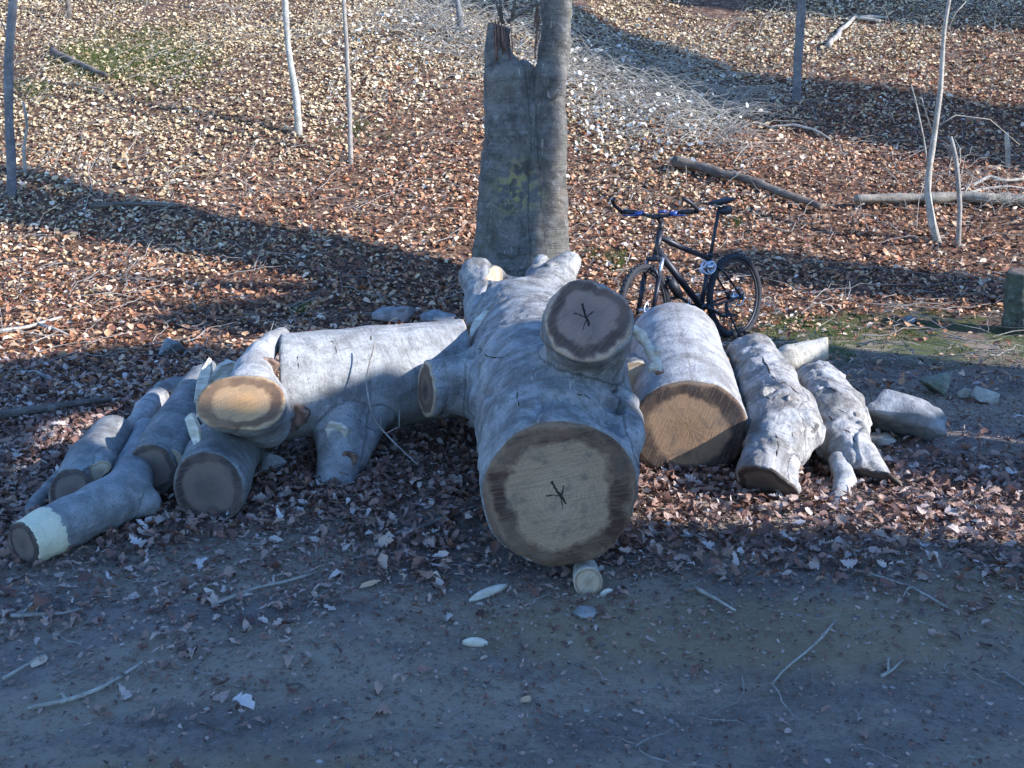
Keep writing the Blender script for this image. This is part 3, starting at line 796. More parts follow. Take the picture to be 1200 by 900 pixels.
rock('broad flat blue-grey stone behind the sideways log', 462, 370, 50, 22, M_rock, .1, 15, .7)
rock('low stone close behind the right end of the sideways log', 512, 374, 40, 18, M_rock, .5, 16, .7)
rock('small light tan stone alone on the dirt at the far right', 1152, 465, 32, 20, M_rock_tan, -.6, 19)
rock('dull mossy stone left of the small light tan stone', 1098, 452, 44, 26, simple_mat('mossy_rock', (.14, .15, .10), (.26, .25, .19), 8, .9, .1, bump=.7, bd=.02), .4, 22)
rock('flat pale stone in the leaves between the outer log and the large angular rock', 1026, 516, 40, 14, M_rock_tan, .1, 25)
rock('white stone chip on the dirt in front of the wooden chock', 686, 718, 28, 14, M_rock, .3, 27, .8)
rock('brown stone half buried beside the mossy stone', 1130, 462, 22, 14, M_rock_tan, .2, 29)
rock('small pale pebble on the moss at the right', 1066, 376, 20, 10, M_rock, .2, 30)
rock('small white stone below the left stack and the sideways log', 330, 582, 14, 12, M_rock, .2, 31)

# long chip of wood left of the chock
def chip(label, px, py, L, W, ang, material, name='wood_chip'):
    g = ground(px, py); b = MB(); rings = []
    for t in np.linspace(-1, 1, 9):
        w = W*math.sqrt(max(0.02, 1-t*t)); z = .008 + .012*(1-t*t)
        rings.append([np.array([t*L/2, w/2*a, z*b_]) for a, b_ in ((-1, .3), (-.6, 1), (0, 1.25), (.6, 1), (1, .3), (.5, -.4), (-.5, -.4))])
    b.loft(rings); M = np.eye(4); M[:3, :3] = np.array(Matrix.Rotation(ang, 3, 'Z'))
    o = b.build(name, material, None, M=M, smooth=True); o.location = tuple(float(v) for v in g+np.array([0, 0, .004]))
    return tag(o, label, 'wood chip', 'wood chips on the dirt')
chip('long pointed pale chip of wood on the dirt left of the chock', 573, 697, .19, .045, .75, M_wood_pale)
chip('oval light wood chip lying alone on the bare dirt', 557, 756, .085, .035, -.1, M_wood_pale)
chip('short bright wood chip right of the chock', 712, 698, .06, .02, .3, M_wood_pale)

# ------------------------------------------------------------------ standing tree
def wp(x, y, z): return np.array([x, y, z], float)
TX, TY = at(606, 340, 9.45)[0], 9.45
tz = hz(TX, TY)
def tnode(px, py, rpx, Y=TY): return (at(px, py, Y), rad(px, py, Y, rpx))
T_ch = [
    [tnode(588, 380, 50), tnode(594, 320, 42), tnode(594, 240, 35), tnode(597, 160, 31), tnode(592, 92, 25), tnode(584, 64, 15), tnode(583, 38, 12), tnode(582, 16, 9)],
    [tnode(642, 380, 34), tnode(641, 320, 26), tnode(642, 240, 23), tnode(643, 160, 21), tnode(644, 90, 20), tnode(650, 50, 18), tnode(652, 10, 18), tnode(655, -60, 18), tnode(660, -130, 17)],
    [tnode(622, 380, 40, TY+.02), tnode(620, 240, 31, TY+.05), tnode(618, 130, 22, TY+.05), tnode(614, 84, 14, TY+.05)],
    [tnode(580, 335, 34, TY-.05), tnode(558, 362, 26, TY-.2)], [tnode(640, 350, 30, TY-.1), tnode(668, 372, 18, TY-.2)],
]
M_tree = bark_mat('old_beech_bark', (.19, .175, .15), (.07, .065, .052), stain=.85, wr=1.7, moss=.18, yellow=(-.02, -.42, 1.75), seed=33)
rt, ot, bt = log('beech_tree', 'old standing beech tree with a broken hollow fork behind the forked trunk', 'tree', T_ch,
    [(at(583, 30, TY), np.array([.25, -.2, 1]), .2, M_knot, 'broken_end'), (at(659, -120, TY), np.array([0, 0, 1]), .3, None)], M_tree, h=.017, k=.022, amp=.022, freq=4.5, seed=71, crease=.016, body_name='trunk', amp2=.006)
# the strips of torn wood at the broken prong and the inner edge of the standing prong
b = MB()
for q_ in range(26):
    if q_ < 15: x0 = 578+q_*1.4+random.uniform(-1, 1); y0 = random.uniform(16, 34); x1 = x0+random.uniform(-2, 4); y1 = y0+random.uniform(25, 70)
    else: x0 = 631+random.uniform(-2, 3); y0 = random.uniform(0, 40); x1 = x0-random.uniform(0, 6); y1 = y0+random.uniform(20, 40)
    r_ = random.uniform(.004, .010)
    P = [at(x0+(x1-x0)*t + random.uniform(-.5, .5), y0+(y1-y0)*t, TY-.09-.07*t) - ot for t in np.linspace(0, 1, 6)]
    b.tube(P, r_*np.array([.15, .7, 1, 1.2, 1, .6]), 5, rough=.25)
b.build('torn_wood', simple_mat('torn_brown_wood', (.10, .06, .045), (.22, .14, .10), 18, .85, .1, bump=.8, bd=.01, stretch=(1, 1, .2)), rt)

def branchy(b, p, d, L, r, depth, rnd, sides=6, spread=.6, up=.12, seg=5, kids=3):
    P = [p]; d = np.array(d, float)/np.linalg.norm(d); q = p.copy(); rr = [r]
    for i in range(seg):
        d = d + np.array([rnd.uniform(-.16, .16), rnd.uniform(-.16, .16), rnd.uniform(-.08, .1)+up*.2]); d /= np.linalg.norm(d)
        q = q + d*L/seg; P.append(q.copy()); rr.append(r*(1-.6*(i+1)/seg))
    b.tube(P, rr, sides, caps=False)
    if depth > 0:
        for k in range(kids):
            i = rnd.randint(2, seg); dd = d + np.array([rnd.uniform(-1, 1), rnd.uniform(-1, 1), rnd.uniform(-.3, .7)])*spread
            branchy(b, P[i], dd, L*rnd.uniform(.5, .75), rr[i]*.6, depth-1, rnd, max(3, sides-1), spread, up, seg, kids)
rnd = random.Random(5)
b = MB(); top = at(659, -112, TY) - ot
b.tube([top+np.array([0.01*i*i, .02*i, .55*i]) for i in range(0, 14)], np.linspace(.145, .04, 14), 10)
for i in range(3, 13):
    branchy(b, top+np.array([0.01*i*i, .02*i, .55*i]), (rnd.uniform(-1, 1), rnd.uniform(-1, 1), .6), 2.6, .05, 2, rnd)
b.build('crown', M_tree, rt)
b = MB()   # thin shoots sprouting from the broken prong
for pts in ([(590, 28), (584, 12), (578, -12)], [(594, 26), (612, 14), (636, 2), (650, -10)], [(588, 26), (586, 0), (592, -30)], [(600, 20), (604, -2), (600, -25)]):
    b.tube([at(x, y, TY-.16) - ot for x, y in pts], np.linspace(.018, .009, len(pts)), 6)
b.build('shoot', M_twig_dark, rt)

# ------------------------------------------------------------------ saplings
def sapling(label, nodes, Y0, mat, twigs=(), name='sapling', extra=5, seed=0, topz=5.0, cat='young tree'):
    """nodes: (px,py,rpx) from the base upward; base found on the ground"""
    rd = random.Random(seed)
    g = ground(nodes[0][0], nodes[0][1]); Y = g[1]
    root = thing(name, label, cat, g, 'young bare trees on the slope')
    P = [at(x, y, Y) - g for x, y, r in nodes]; Rr = [rad(x, y, Y, r) for x, y, r in nodes]
    P[0][2] -= .05
    if nodes[-1][1] <= 2:
        d = P[-1]-P[-2]; d /= np.linalg.norm(d); q_ = P[-1].copy(); r0 = Rr[-1]
        for i in range(6):
            d = d + np.array([rd.uniform(-.06, .06), rd.uniform(-.06, .06), .05]); d /= np.linalg.norm(d)
            q_ = q_ + d*(topz/6); P.append(q_.copy()); Rr.append(r0*(1-.13*(i+1)))
    # resample
    P = np.array(P); Rr = np.array(Rr); s = np.concatenate([[0], np.cumsum(np.linalg.norm(np.diff(P, axis=0), axis=1))])
    t = np.linspace(0, s[-1], max(14, int(s[-1]*7))); PP = np.stack([np.interp(t, s, P[:, k]) for k in range(3)], -1)
    PP[1:-1] += np.stack([vnoise(np.stack([t*2.1, t*0+seed+i*7, t*0], -1))*.012 for i in range(3)], -1)[1:-1]
    rr = np.interp(t, s, Rr)*(1+.10*vnoise(np.stack([t*9, t*0+seed, t*0], -1)))
    b = MB(); b.tube(PP, rr, 10); b.build('trunk', mat, root)
    for tw in twigs:
        W = [at(x, y, Y+dy) - g for x, y, dy in tw[1:]]; bb = MB(); bb.tube(W, np.linspace(tw[0], tw[0]*.45, len(W)), 6); bb.build('branch', mat, root)
    if extra and nodes[-1][1] <= 2:
        m = len(PP)
        for k in range(extra):
            i = rd.randint(int(m*.55), m-1)
            bb = MB(); branchy(bb, PP[i], (rd.uniform(-1, 1), rd.uniform(-1, 1), .8), 1.2, rr[i]*.5, 1, rd, 5); bb.build('branch', mat, root)
    return root
M_sapG = bark_mat('grey_sapling_bark', (.19, .19, .19), (.10, .10, .10), wr=.5, stain=.2)
M_sapW = bark_mat('pale_sapling_bark', (.44, .43, .37), (.24, .23, .19), wr=.5, stain=.1)
sapling('thick grey sapling at the left edge of the photo', [(14, 232, 5.4), (11, 150, 5.2), (10, 70, 5), (15, 0, 4.8)], 0, M_sapG, [(.010, (12, 60, 0), (4, 30, .1), (-6, 10, .1))], seed=1)
sapling('pale straight sapling on the slope left of the big tree', [(350, 158, 4.6), (345, 100, 4.0), (337, 45, 3.6), (334, 0, 3.4)], 0, M_sapW, seed=2)
sapling('very thin brownish sapling standing between the pale sapling and the big tree', [(411, 192, 3), (410, 130, 3), (407, 60, 2.5), (404, 0, 2.5)], 0, M_twig, [(.006, (410, 130, 0), (396, 110, 0), (384, 92, .1)), (.005, (408, 80, 0), (418, 62, 0), (424, 48, 0))], seed=3)
sapling('dark grey sapling standing in the shaded strip on the upper right slope', [(933, 122, 5), (935, 70, 5), (940, 0, 5)], 0, M_sapG, seed=4)
sapling('forked crooked sapling in front of the lying trunk on the right', [(1100, 284, 5), (1092, 262, 4.2), (1087, 225, 3.8), (1088, 200, 3.8), (1094, 160, 3), (1102, 100, 2.8), (1106, 40, 2.4), (1113, 0, 2.2)], 0, M_twig_pale,
        [(.011, (1088, 200, 0), (1082, 160, 0), (1073, 118, 0), (1068, 100, 0)), (.008, (1096, 150, 0), (1120, 135, 0), (1160, 140, 0), (1195, 170, 0)), (.008, (1108, 40, 0), (1120, 15, 0), (1132, 2, 0)),
         (.007, (1094, 160, 0), (1080, 115, .1), (1066, 112, .1))], seed=5)
sapling('slender bare stem close beside the forked crooked sapling', [(1124, 290, 3), (1124, 240, 2.5), (1120, 190, 2.5), (1114, 160, 2)], 0, M_twig, [(.006, (1120, 190, 0), (1110, 172, 0), (1104, 168, 0))], seed=6)
sapling('short thin broken stem at the right edge of the slope', [(1181, 195, 3), (1181, 175, 3), (1180, 155, 2.5)], 0, M_twig_pale, seed=7)
sapling('thin crooked twiggy stem beside the grey sapling at the left edge', [(30, 205, 2), (28, 175, 2), (32, 150, 1.6), (27, 120, 1.4)], 0, M_twig_pale, [(.005, (28, 180, 0), (40, 165, 0), (44, 150, 0))], seed=8)
sapling('thin upright stem at the top of the brush, left of the big tree', [(541, 38, 4), (538, 18, 3.5), (535, 0, 3)], 0, M_sapG, seed=9)
sapling('thin bare stem near the top left corner of the slope', [(81, 22, 3), (80, 8, 3), (78, 0, 3)], 0, M_twig_dark, seed=10)

# ------------------------------------------------------------------ fallen branches
def stick(label, pts, rpx, mat, lift=None, forks=(), name='fallen_branch', sides=7, cat='branch', arch=None, group=None):
    """pts: pixels on the ground; arch: heights above the ground for each point (m)"""
    W = []
    for i, (x, y) in enumerate(pts):
        g = ground(x, y); hgt_ = arch[i] if arch else 0
        if hgt_: g = at(x, y, g[1]-hgt_*2.0); g[2] = max(g[2], hz(g[0], g[1])+.01)
        W.append(g)
    W = np.array(W); r = rpx*W[:, 1].mean()/FOC
    org = W[len(W)//2].copy()
    s = np.concatenate([[0], np.cumsum(np.linalg.norm(np.diff(W, axis=0), axis=1))]); n = max(8, int(s[-1]/.07))
    t = np.linspace(0, s[-1], n); PP = np.stack([np.interp(t, s, W[:, k]) for k in range(3)], -1)
    sd = sum(map(ord, label))
    PP[:, 0] += r*.8*vnoise(np.stack([t*4, t*0+sd, t*0], -1)); PP[:, 1] += r*.8*vnoise(np.stack([t*4, t*0+sd+9, t*0], -1))
    if arch is None: PP[:, 2] = np.maximum(PP[:, 2], hgt(PP[:, 0], PP[:, 1])) + r*.7 + (lift if lift is not None else (.008 if name == 'twig' else .04))
    rr = np.linspace(r, r*.55, n)*(1+.18*vnoise(np.stack([t*11, t*0+sd, t*0], -1)))
    b = MB(); b.tube(PP, rr, sides)
    for (i0, x1, y1, k) in forks:
        p0 = PP[int(i0*(n-1))]; g = ground(x1, y1); g[2] += r*1.2 + (0.05 if arch else 0)
        m = (p0+g)/2 + np.array([0, 0, .015])
        b.tube([p0, m, g], [r*k, r*k*.8, r*k*.5], 6)
    o = b.build(name, mat, None, origin=org)
    return tag(o, label, cat, group or ('twigs on the foreground dirt' if name == 'twig' else 'fallen branches on the slope' if name == 'fallen_branch' else None))
stick('dark rotting fallen bough lying diagonally behind the bicycle', [(790, 197), (830, 207), (880, 222), (920, 238), (962, 252)], 6.5, M_twig_dark, name='fallen_bough')
stick('pale long trunk lying across the slope at the right edge', [(1240, 248), (1200, 246), (1130, 243), (1070, 242), (1000, 243)], 8.5, bark_mat('lying_trunk_bark', (.34, .30, .23), (.17, .145, .11), stain=.7), name='fallen_tree', cat='fallen tree')
stick('greenish pale stick on sunny leaves at the left edge', [(-5, 397), (30, 391), (75, 379)], 3, M_twig_pale, forks=[(.6, 85, 398, .6)])
stick('bent grey stick at the left edge below the greenish stick', [(-6, 448), (20, 438), (42, 436), (80, 455)], 4, M_twig, arch=[.02, .05, .06, .01])
stick('thick dark branch lying on the ground at the left edge above the log pile', [(-10, 500), (40, 492), (90, 484), (130, 478)], 6, M_twig_dark)
stick('dark stick along the shadow edge on the left slope', [(105, 249), (160, 246), (215, 248)], 3.5, M_twig_dark)
stick('long pale twig with a knot lying at the lower left corner of the track', [(34, 836), (88, 824), (128, 805), (166, 780)], 3.4, M_twig_pale, forks=[(.35, 70, 818, .8)], name='twig')
stick('straight tan twig on the leaves below the sideways log', [(250, 713), (300, 692), (345, 682), (372, 674)], 2.6, M_twig_pale, forks=[(.6, 322, 676, .7)], name='twig')
stick('forked grey twig near the left edge of the dirt', [(14, 726), (45, 724), (75, 722), (98, 716)], 3, M_twig, forks=[(.2, 50, 706, .7)], name='twig')
stick('pale twig at the left edge above the lower left corner', [(2, 800), (28, 785), (50, 772)], 2.6, M_twig_pale, name='twig')
stick('short pale thick twig on the dirt right of the chock', [(814, 695), (838, 706), (862, 719)], 3, M_twig_pale, name='twig')
stick('crooked broken twig in the middle of the right foreground', [(980, 729), (962, 752), (944, 768), (920, 788), (906, 806)], 2.0, M_twig_pale, name='twig')
stick('short curved twig on the dirt in the lower right', [(1032, 797), (1044, 790), (1056, 778)], 2.2, M_twig_pale, forks=[(.4, 1040, 772, .8)], name='twig')
stick('long dark twig across the leaves in the right foreground', [(1000, 672), (1040, 682), (1070, 692), (1112, 716)], 2.4, M_twig, forks=[(.6, 1058, 702, .7)], name='twig')
stick('dark bowed twig on the bare dirt at the lower middle left', [(336, 806), (352, 804), (366, 814)], 2, M_twig_dark, name='twig')
stick('thin brown twig near the bottom left of the dirt', [(230, 846), (256, 858), (286, 866)], 1.6, M_twig_dark, name='twig')
stick('dark stick at the right edge of the foreground', [(1176, 790), (1200, 806), (1216, 816)], 2.4, M_twig, name='twig')
stick('long weathered stick in the leaves left of the big cut end', [(440, 636), (490, 622), (540, 604), (575, 592)], 3, M_twig, name='twig')
stick('grey stick in the leaves right of the big cut end', [(745, 628), (800, 632), (860, 628)], 3, M_twig, forks=[(.7, 836, 648, .7)], name='twig')
stick('arched pale bramble stem at the right edge near the lying trunk', [(1130, 222), (1160, 206), (1180, 212), (1215, 208)], 2.6, M_twig_pale, arch=[.02, .12, .1, .02])
stick('second arched pale stem just under the arched bramble stem', [(1120, 232), (1150, 222), (1180, 218), (1215, 224)], 2.2, M_twig_pale, arch=[.02, .05, .06, .02])
stick('bright broken stick near the top right of the slope', [(970, 60), (985, 42), (1000, 26), (1030, 30)], 3.2, M_twig_pale, forks=[(.8, 1040, 25, .9)])
stick('pale arched stick on the shaded slope right of the brush', [(900, 150), (930, 146), (955, 152), (975, 164)], 2.2, M_twig_pale, arch=[.02, .08, .07, .02])
stick('dark fallen stick on the upper left slope', [(60, 66), (80, 76), (125, 96)], 4, M_twig_dark)
stick('thin hooked wiry stem rising from leaves before the sideways log', [(406, 548), (425, 552), (450, 560)], 1.6, M_twig, name='twig')
# thin vine hanging in front of the sideways log
def wire(label, pts, r, mat, name='vine', cat='vine', extra=()):
    P = np.array([at(*p) for p in pts]); org = P[-1].copy(); org[2] = hz(org[0], org[1])
    s = np.concatenate([[0], np.cumsum(np.linalg.norm(np.diff(P, axis=0), axis=1))]); t = np.linspace(0, s[-1], 40)
    PP = np.stack([np.interp(t, s, P[:, k]) for k in range(3)], -1)
    for _ in range(6): PP[1:-1] = (PP[:-2]+PP[1:-1]*2+PP[2:])/4
    b = MB(); b.tube(PP, r, 6)
    for e in extra: b.tube(np.array([at(*p) for p in e]), [r*.8]*(len(e)-1)+[r*.4], 5)
    return tag(b.build(name, mat, None, origin=org), label, cat)
wire('thin bare vine curving down over the shaded side of the sideways log', [(440, 400, 4.86), (428, 445, 4.76), (436, 490, 4.68), (458, 515, 4.62), (490, 545, 4.5)], .0045, M_twig, extra=[[(452, 508, 4.64), (468, 500, 4.64), (468, 480, 4.66)]])

# ------------------------------------------------------------------ stump at right edge
log('mossy_stump', 'dark mossy stump cut off by the right edge of the photo', 'stump',
    [chain((1196, 380, rest(1196, 370, 20, 0), 20), (1197, 350, rest(1196, 370, 20, 0), 18), (1198, 318, rest(1196, 370, 20, 0), 16), (1198, 300, rest(1196, 370, 20, 0), 16))],
    [(at(1197, 318, rest(1196, 370, 20, 0)), np.array([0, -.15, 1]), .2, M_saw_dark)], bark_mat('mossy_bark', (.10, .11, .07), (.04, .05, .03), moss=.8), h=.012, amp=.03, freq=6, amp2=.012, crease=.015, seed=81)

# ------------------------------------------------------------------ bicycle
M_tyre = simple_mat('tyre_rubber', (.016, .017, .020), (.03, .03, .034), 40, .75, .3, bump=.3)
M_frame = simple_mat('frame_paint', (.010, .012, .018), (.016, .018, .026), 20, .45, .4, bump=.05)
M_silver = simple_mat('brushed_alloy', (.45, .46, .48), (.60, .61, .63), 30, .35, .5, metal=.9, bump=.05)
M_black = simple_mat('black_plastic', (.013, .014, .018), (.025, .026, .03), 30, .5, .4, bump=.1)
M_blue = simple_mat('blue_anodised', (.035, .06, .19), (.06, .10, .30), 25, .35, .5, metal=.4, bump=.05)
M_lockm = simple_mat('pale_lock_cover', (.40, .43, .52), (.62, .65, .74), 25, .4, .4, bump=.1)
def bicycle():
    fp_, rp_ = ground(749, 424), ground(870, 392)
    mid = (fp_+rp_)/2; hd = fp_-rp_; ang = math.atan2(hd[1], hd[0])
    root = thing('bicycle', 'black mountain bicycle with blue fittings parked behind the barrel-shaped log', 'bicycle', mid)
    root.rotation_euler = (R(-0), 0, 0)
    # axes: x forward, y left (towards the camera), lean to the left on its stand
    root.rotation_mode = 'XYZ'
    root.matrix_world = Matrix.Translation(Vector(mid)) @ Matrix.Rotation(ang, 4, 'Z') @ Matrix.Rotation(R(6), 4, 'X') @ Matrix.Scale(1.05, 4)
    WB, WR = 1.06, .315
    ra, fa = np.array([-.53, 0, WR+.022]), np.array([.53, 0, WR+.022])
    bb_ = np.array([-.11, 0, .30])
    st_top = np.array([-.245, 0, .68]); hb = np.array([.375, 0, .735]); ht = np.array([.325, 0, .885])
    sax = (ht-hb)/np.linalg.norm(ht-hb)
    V3 = lambda *a: np.array(a, float)
    def wheel(c, name, yaw=0):
        th = np.linspace(0, 2*math.pi, 48, endpoint=False)
        ring = lambda r, y=0: np.stack([np.cos(th)*r, th*0+y, np.sin(th)*r], -1)
        hubb = MB(); hubb.tube([V3(0, -.05, 0), V3(0, -.03, 0), V3(0, .03, 0), V3(0, .05, 0)], [.012, .022, .022, .012], 12)
        w = hubb.build(name, M_silver, root); w.location = tuple(c); w.rotation_euler = (0, 0, yaw)
        t = MB(); t.tube(ring(WR), .026, 10, closed=True)
        for k in range(96):     # knobs
            a = 2*math.pi*k/96; m = np.array(Matrix.Rotation(-a, 3, 'Y'))
            for y in (-.014, .0, .014):
                if (k+(y == 0)) % 2 == 0: t.box(m@V3(WR+.0235, y, 0), (.008, .010, .010), m)
        t.build('tyre', M_tyre, w)
        r = MB(); r.tube(ring(WR-.028), .011, 8, closed=True); r.build('rim', M_black, w)
        sp = MB()
        for k in range(28):
            a = 2*math.pi*k/28; off = .22*(1 if k % 4 < 2 else -1); y = .026*(1 if k % 2 else -1)
            sp.tube([V3(math.cos(a+off)*.02, y, math.sin(a+off)*.02), V3(math.cos(a)*(WR-.03), 0, math.sin(a)*(WR-.03))], .0013, 4)
        o = sp.build('spokes', M_black, w)
        disc = MB(); disc.tube([V3(math.cos(q)*.07, .038, math.sin(q)*.07) for q in th], .005, 6, closed=True)
        for k in range(5):
            a = k*2*math.pi/5; disc.tube([V3(0, .038, 0), V3(math.cos(a)*.07, .038, math.sin(a)*.07)], .004, 5)
        disc.build('brake_disc', M_silver, w)
    wheel(ra, 'rear_wheel'); 
    steer = .18
    # steering assembly turned about the steering axis
    Rs = np.array(Matrix.Rotation(steer, 3, Vector(sax)))
    rot = lambda p: hb + Rs@(np.asarray(p, float)-hb)
    wheel(rot(fa), 'front_wheel', steer)
    f = MB()
    f.tube([hb-sax*.012, ht+sax*.012], .023, 14)
    f.tube([ht-sax*.03, V3(.10, 0, .765), st_top-V3(0, 0, .03)], [.021, .021, .018], 12)
    f.tube([hb+sax*.03, bb_], [.027, .025], 12)
    f.tube([bb_, st_top], .018, 12)
    f.tube([bb_+V3(0, -.036, 0), bb_+V3(0, .036, 0)], .023, 14)
    for y in (-1, 1):
        f.tube([bb_+V3(-.03, .02*y, 0), V3(-.25, .05*y, .305), ra+V3(0, .062*y, 0)], [.012, .010, .008], 8)
        f.tube([st_top+V3(.0, .016*y, -.05), V3(-.36, .05*y, .53), ra+V3(0, .062*y, 0)], [.010, .009, .008], 8)
        f.box(ra+V3(0, .062*y, 0), (.045, .008, .05))
    f.build('frame', M_frame, root)
    # suspension fork: crown, stanchions, lowers, arch
    k = MB(); k.tube([rot(hb-sax*.012), rot(hb-sax*.045)], .026, 12)
    k.tube([rot(hb-sax*.04+V3(.005, -.066, 0)), rot(hb-sax*.04+V3(.012, 0, 0)), rot(hb-sax*.04+V3(.005, .066, 0))], .019, 10)
    for y in (-1, 1):
        top_ = hb-sax*.03+V3(.005, .062*y, 0); bot = fa+V3(-.01, .062*y, 0)
        k.tube([rot(top_+(bot-top_)*.34), rot(bot)], [.020, .016], 10)
        k.box(rot(fa+V3(-.005, .062*y, -.005)), (.03, .012, .045))
    arch = [V3(.0, -.062, 0), V3(.02, -.05, .06), V3(.03, 0, .085), V3(.02, .05, .06), V3(.0, .062, 0)]
    base = hb-sax*.03+(fa-(hb-sax*.03))*.40
    k.tube([rot(base+a) for a in arch], .012, 8); fk = k.build('fork', M_frame, root)
    k = MB()
    for y in (-1, 1):
        top_ = hb-sax*.03+V3(.005, .062*y, 0); bot = fa+V3(-.01, .062*y, 0)
        k.tube([rot(top_), rot(top_+(bot-top_)*.36)], .0145, 10)
    k.build('stanchions', M_silver, fk)
    # stem, handlebar, grips, bar ends, levers
    hc = ht+sax*.10+V3(.075, 0, .02)
    k = MB(); k.tube([rot(ht+sax*.012), rot(ht+sax*.085)], .018, 12); k.tube([rot(ht+sax*.07), rot(hc)], .016, 10)
    k.tube([rot(hc+V3(0, -.024, 0)), rot(hc+V3(0, .024, 0))], .021, 12); k.build('stem', M_black, root)
    k = MB(); bar = [V3(-.03, -.31, .035), V3(-.015, -.17, .03), V3(0, -.07, .005), V3(0, 0, 0), V3(0, .07, .005), V3(-.015, .17, .03), V3(-.03, .31, .035)]
    k.tube([rot(hc+p) for p in bar], .0125, 12); hbar = k.build('handlebar', M_black, root)
    for y in (-1, 1):
        k = MB(); k.tube([rot(hc+V3(-.03, .30*y, .035)), rot(hc+V3(-.018, .19*y, .031))], .018, 12); k.build('grip', M_black, hbar)
        k = MB(); k.tube([rot(hc+p) for p in (V3(-.03, .315*y, .03), V3(.0, .325*y, .055), V3(.06, .325*y, .085), V3(.115, .305*y, .12), V3(.13, .28*y, .135))], [.015, .014, .0135, .014, .012], 10)
        k.build('bar_end', M_black, hbar)
        k = MB(); k.box(rot(hc+V3(.005, .145*y, .022)), (.05, .05, .035)); k.tube([rot(hc+V3(.02, .14*y, .022)), rot(hc+V3(.055, .18*y, .01)), rot(hc+V3(.05, .26*y, .012))], .006, 6)
        k.build('brake_lever', M_blue, hbar)
        k = MB(); k.tube([rot(hc+V3(.02, .12*y, .02)), rot(hc+V3(.12, .06*y, .02)), rot(hc+V3(.09, .01*y, -.10)), rot(hb+V3(.05, .04*y, .02)), rot(hb+V3(.06, .06*y, -.2))], .0028, 6)
        k.build('cable', M_black, hbar)
    k = MB(); k.box(rot(hc+V3(.0, .05, .035)), (.05, .045, .02)); k.build('cycle_computer', M_blue, hbar)
    # seat post and saddle
    sd = (st_top-bb_)/np.linalg.norm(st_top-bb_); stt = st_top+sd*.385
    k = MB(); k.tube([st_top-sd*.01, stt], .0135, 10); k.tube([st_top-sd*.01, st_top+sd*.02], .021, 12); k.build('seat_post', M_black, root)
    k = MB(); rings = []
    for x, w_, z, t_ in ((-.14, .045, .050, .018), (-.125, .066, .055, .028), (-.08, .072, .052, .034), (-.03, .055, .045, .032), (.03, .032, .040, .028), (.08, .022, .038, .022), (.12, .017, .034, .016), (.135, .008, .028, .008)):
        c = stt+V3(x, 0, z)
        rings.append([c+V3(0, w_*math.cos(a), (t_*.55 if math.sin(a) > 0 else t_)*math.sin(a)) for a in np.linspace(0, 2*math.pi, 16, endpoint=False)])
    k.loft(rings); sdl = k.build('saddle', M_black, root)
    k = MB()
    for y in (-1, 1): k.tube([stt+V3(-.09, .03*y, .03), stt+V3(-.04, .02*y, .008), stt+V3(.04, .02*y, .008), stt+V3(.1, .008*y, .028)], .0035, 6)
    k.build('saddle_rail', M_silver, sdl)
    # bag under the saddle
    k = MB(); rings = []
    for x, w_, h_ in ((-.13, .02, .02), (-.12, .035, .035), (-.05, .035, .035), (.0, .02, .02)):
        c = stt+V3(x, 0, -.03); rings.append([c+V3(0, w_*math.cos(a), h_*math.sin(a)) for a in np.linspace(0, 2*math.pi, 12, endpoint=False)])
    k.loft(rings); k.build('saddle_bag', M_black, root)
    # cranks, rings, pedals on the far side
    k = MB(); th = np.linspace(0, 2*math.pi, 32, endpoint=False)
    for r_, y in ((.088, -.055), (.070, -.048)): k.tube([bb_+V3(math.cos(a)*r_, y, math.sin(a)*r_) for a in th], .005, 6, closed=True)
    for q in range(5): a = q*2*math.pi/5; k.tube([bb_+V3(0, -.055, 0), bb_+V3(math.cos(a)*.088, -.055, math.sin(a)*.088)], .006, 6)
    k.build('chainring', M_silver, root)
    for y, a in ((-1, .5), (1, .5+math.pi)):
        k = MB(); e = bb_+V3(math.cos(a)*.17, .075*y, math.sin(a)*.17); k.tube([bb_+V3(0, .05*y, 0), bb_+V3(math.cos(a)*.03, .066*y, math.sin(a)*.03), e], [.014, .013, .011], 8)
        cr = k.build('crank', M_black, root)
        k = MB(); k.box(e+V3(0, .055*y, 0), (.085, .08, .006)); k.tube([e, e+V3(0, .1*y, 0)], .008, 8)
        for s_ in (-1, 1): k.box(e+V3(.042*s_, .055*y, 0), (.008, .08, .022))
        k.build('pedal', M_black, cr)
    k = MB()
    k.tube([bb_+V3(0, -.055, .088), ra+V3(0, -.05, .045), ra+V3(-.045, -.05, 0), ra+V3(-.02, -.05, -.05), ra+V3(.03, -.05, -.10), ra+V3(.03, -.05, -.15), ra+V3(.08, -.05, -.13), bb_+V3(0, -.055, -.088)], .004, 6); k.build('chain', M_silver, root)
    k = MB()
    for r_ in (.02, .028, .036, .044): k.tube([ra+V3(math.cos(a)*r_, -.062+r_*.5, math.sin(a)*r_) for a in th], .003, 5, closed=True)
    k.tube([ra+V3(.02, -.06, -.03), ra+V3(.035, -.065, -.09), ra+V3(.03, -.06, -.15)], .010, 8); k.build('rear_derailleur', M_black, root)
    # lock coiled round the seat tube, kickstand
    k = MB(); t_ = np.linspace(0, 6*math.pi, 70); c = st_top+V3(.05, .02, -.09)
    k.tube([c+V3(math.cos(a)*.055+.012*math.sin(a*.4), .03*math.sin(a*.6), math.sin(a)*.045) for a in t_], .008, 7); lk = k.build('cable_lock', M_lockm, root)
    k = MB(); k.box(c+V3(.03, .045, .01), (.06, .03, .03)); k.build('lock_body', M_silver, lk)
    k = MB(); k.tube([V3(.14, 0, .41), V3(.24, 0, .535)], .036, 12); k.tube([V3(.24, 0, .535), V3(.255, 0, .553)], [.022, .02], 10)
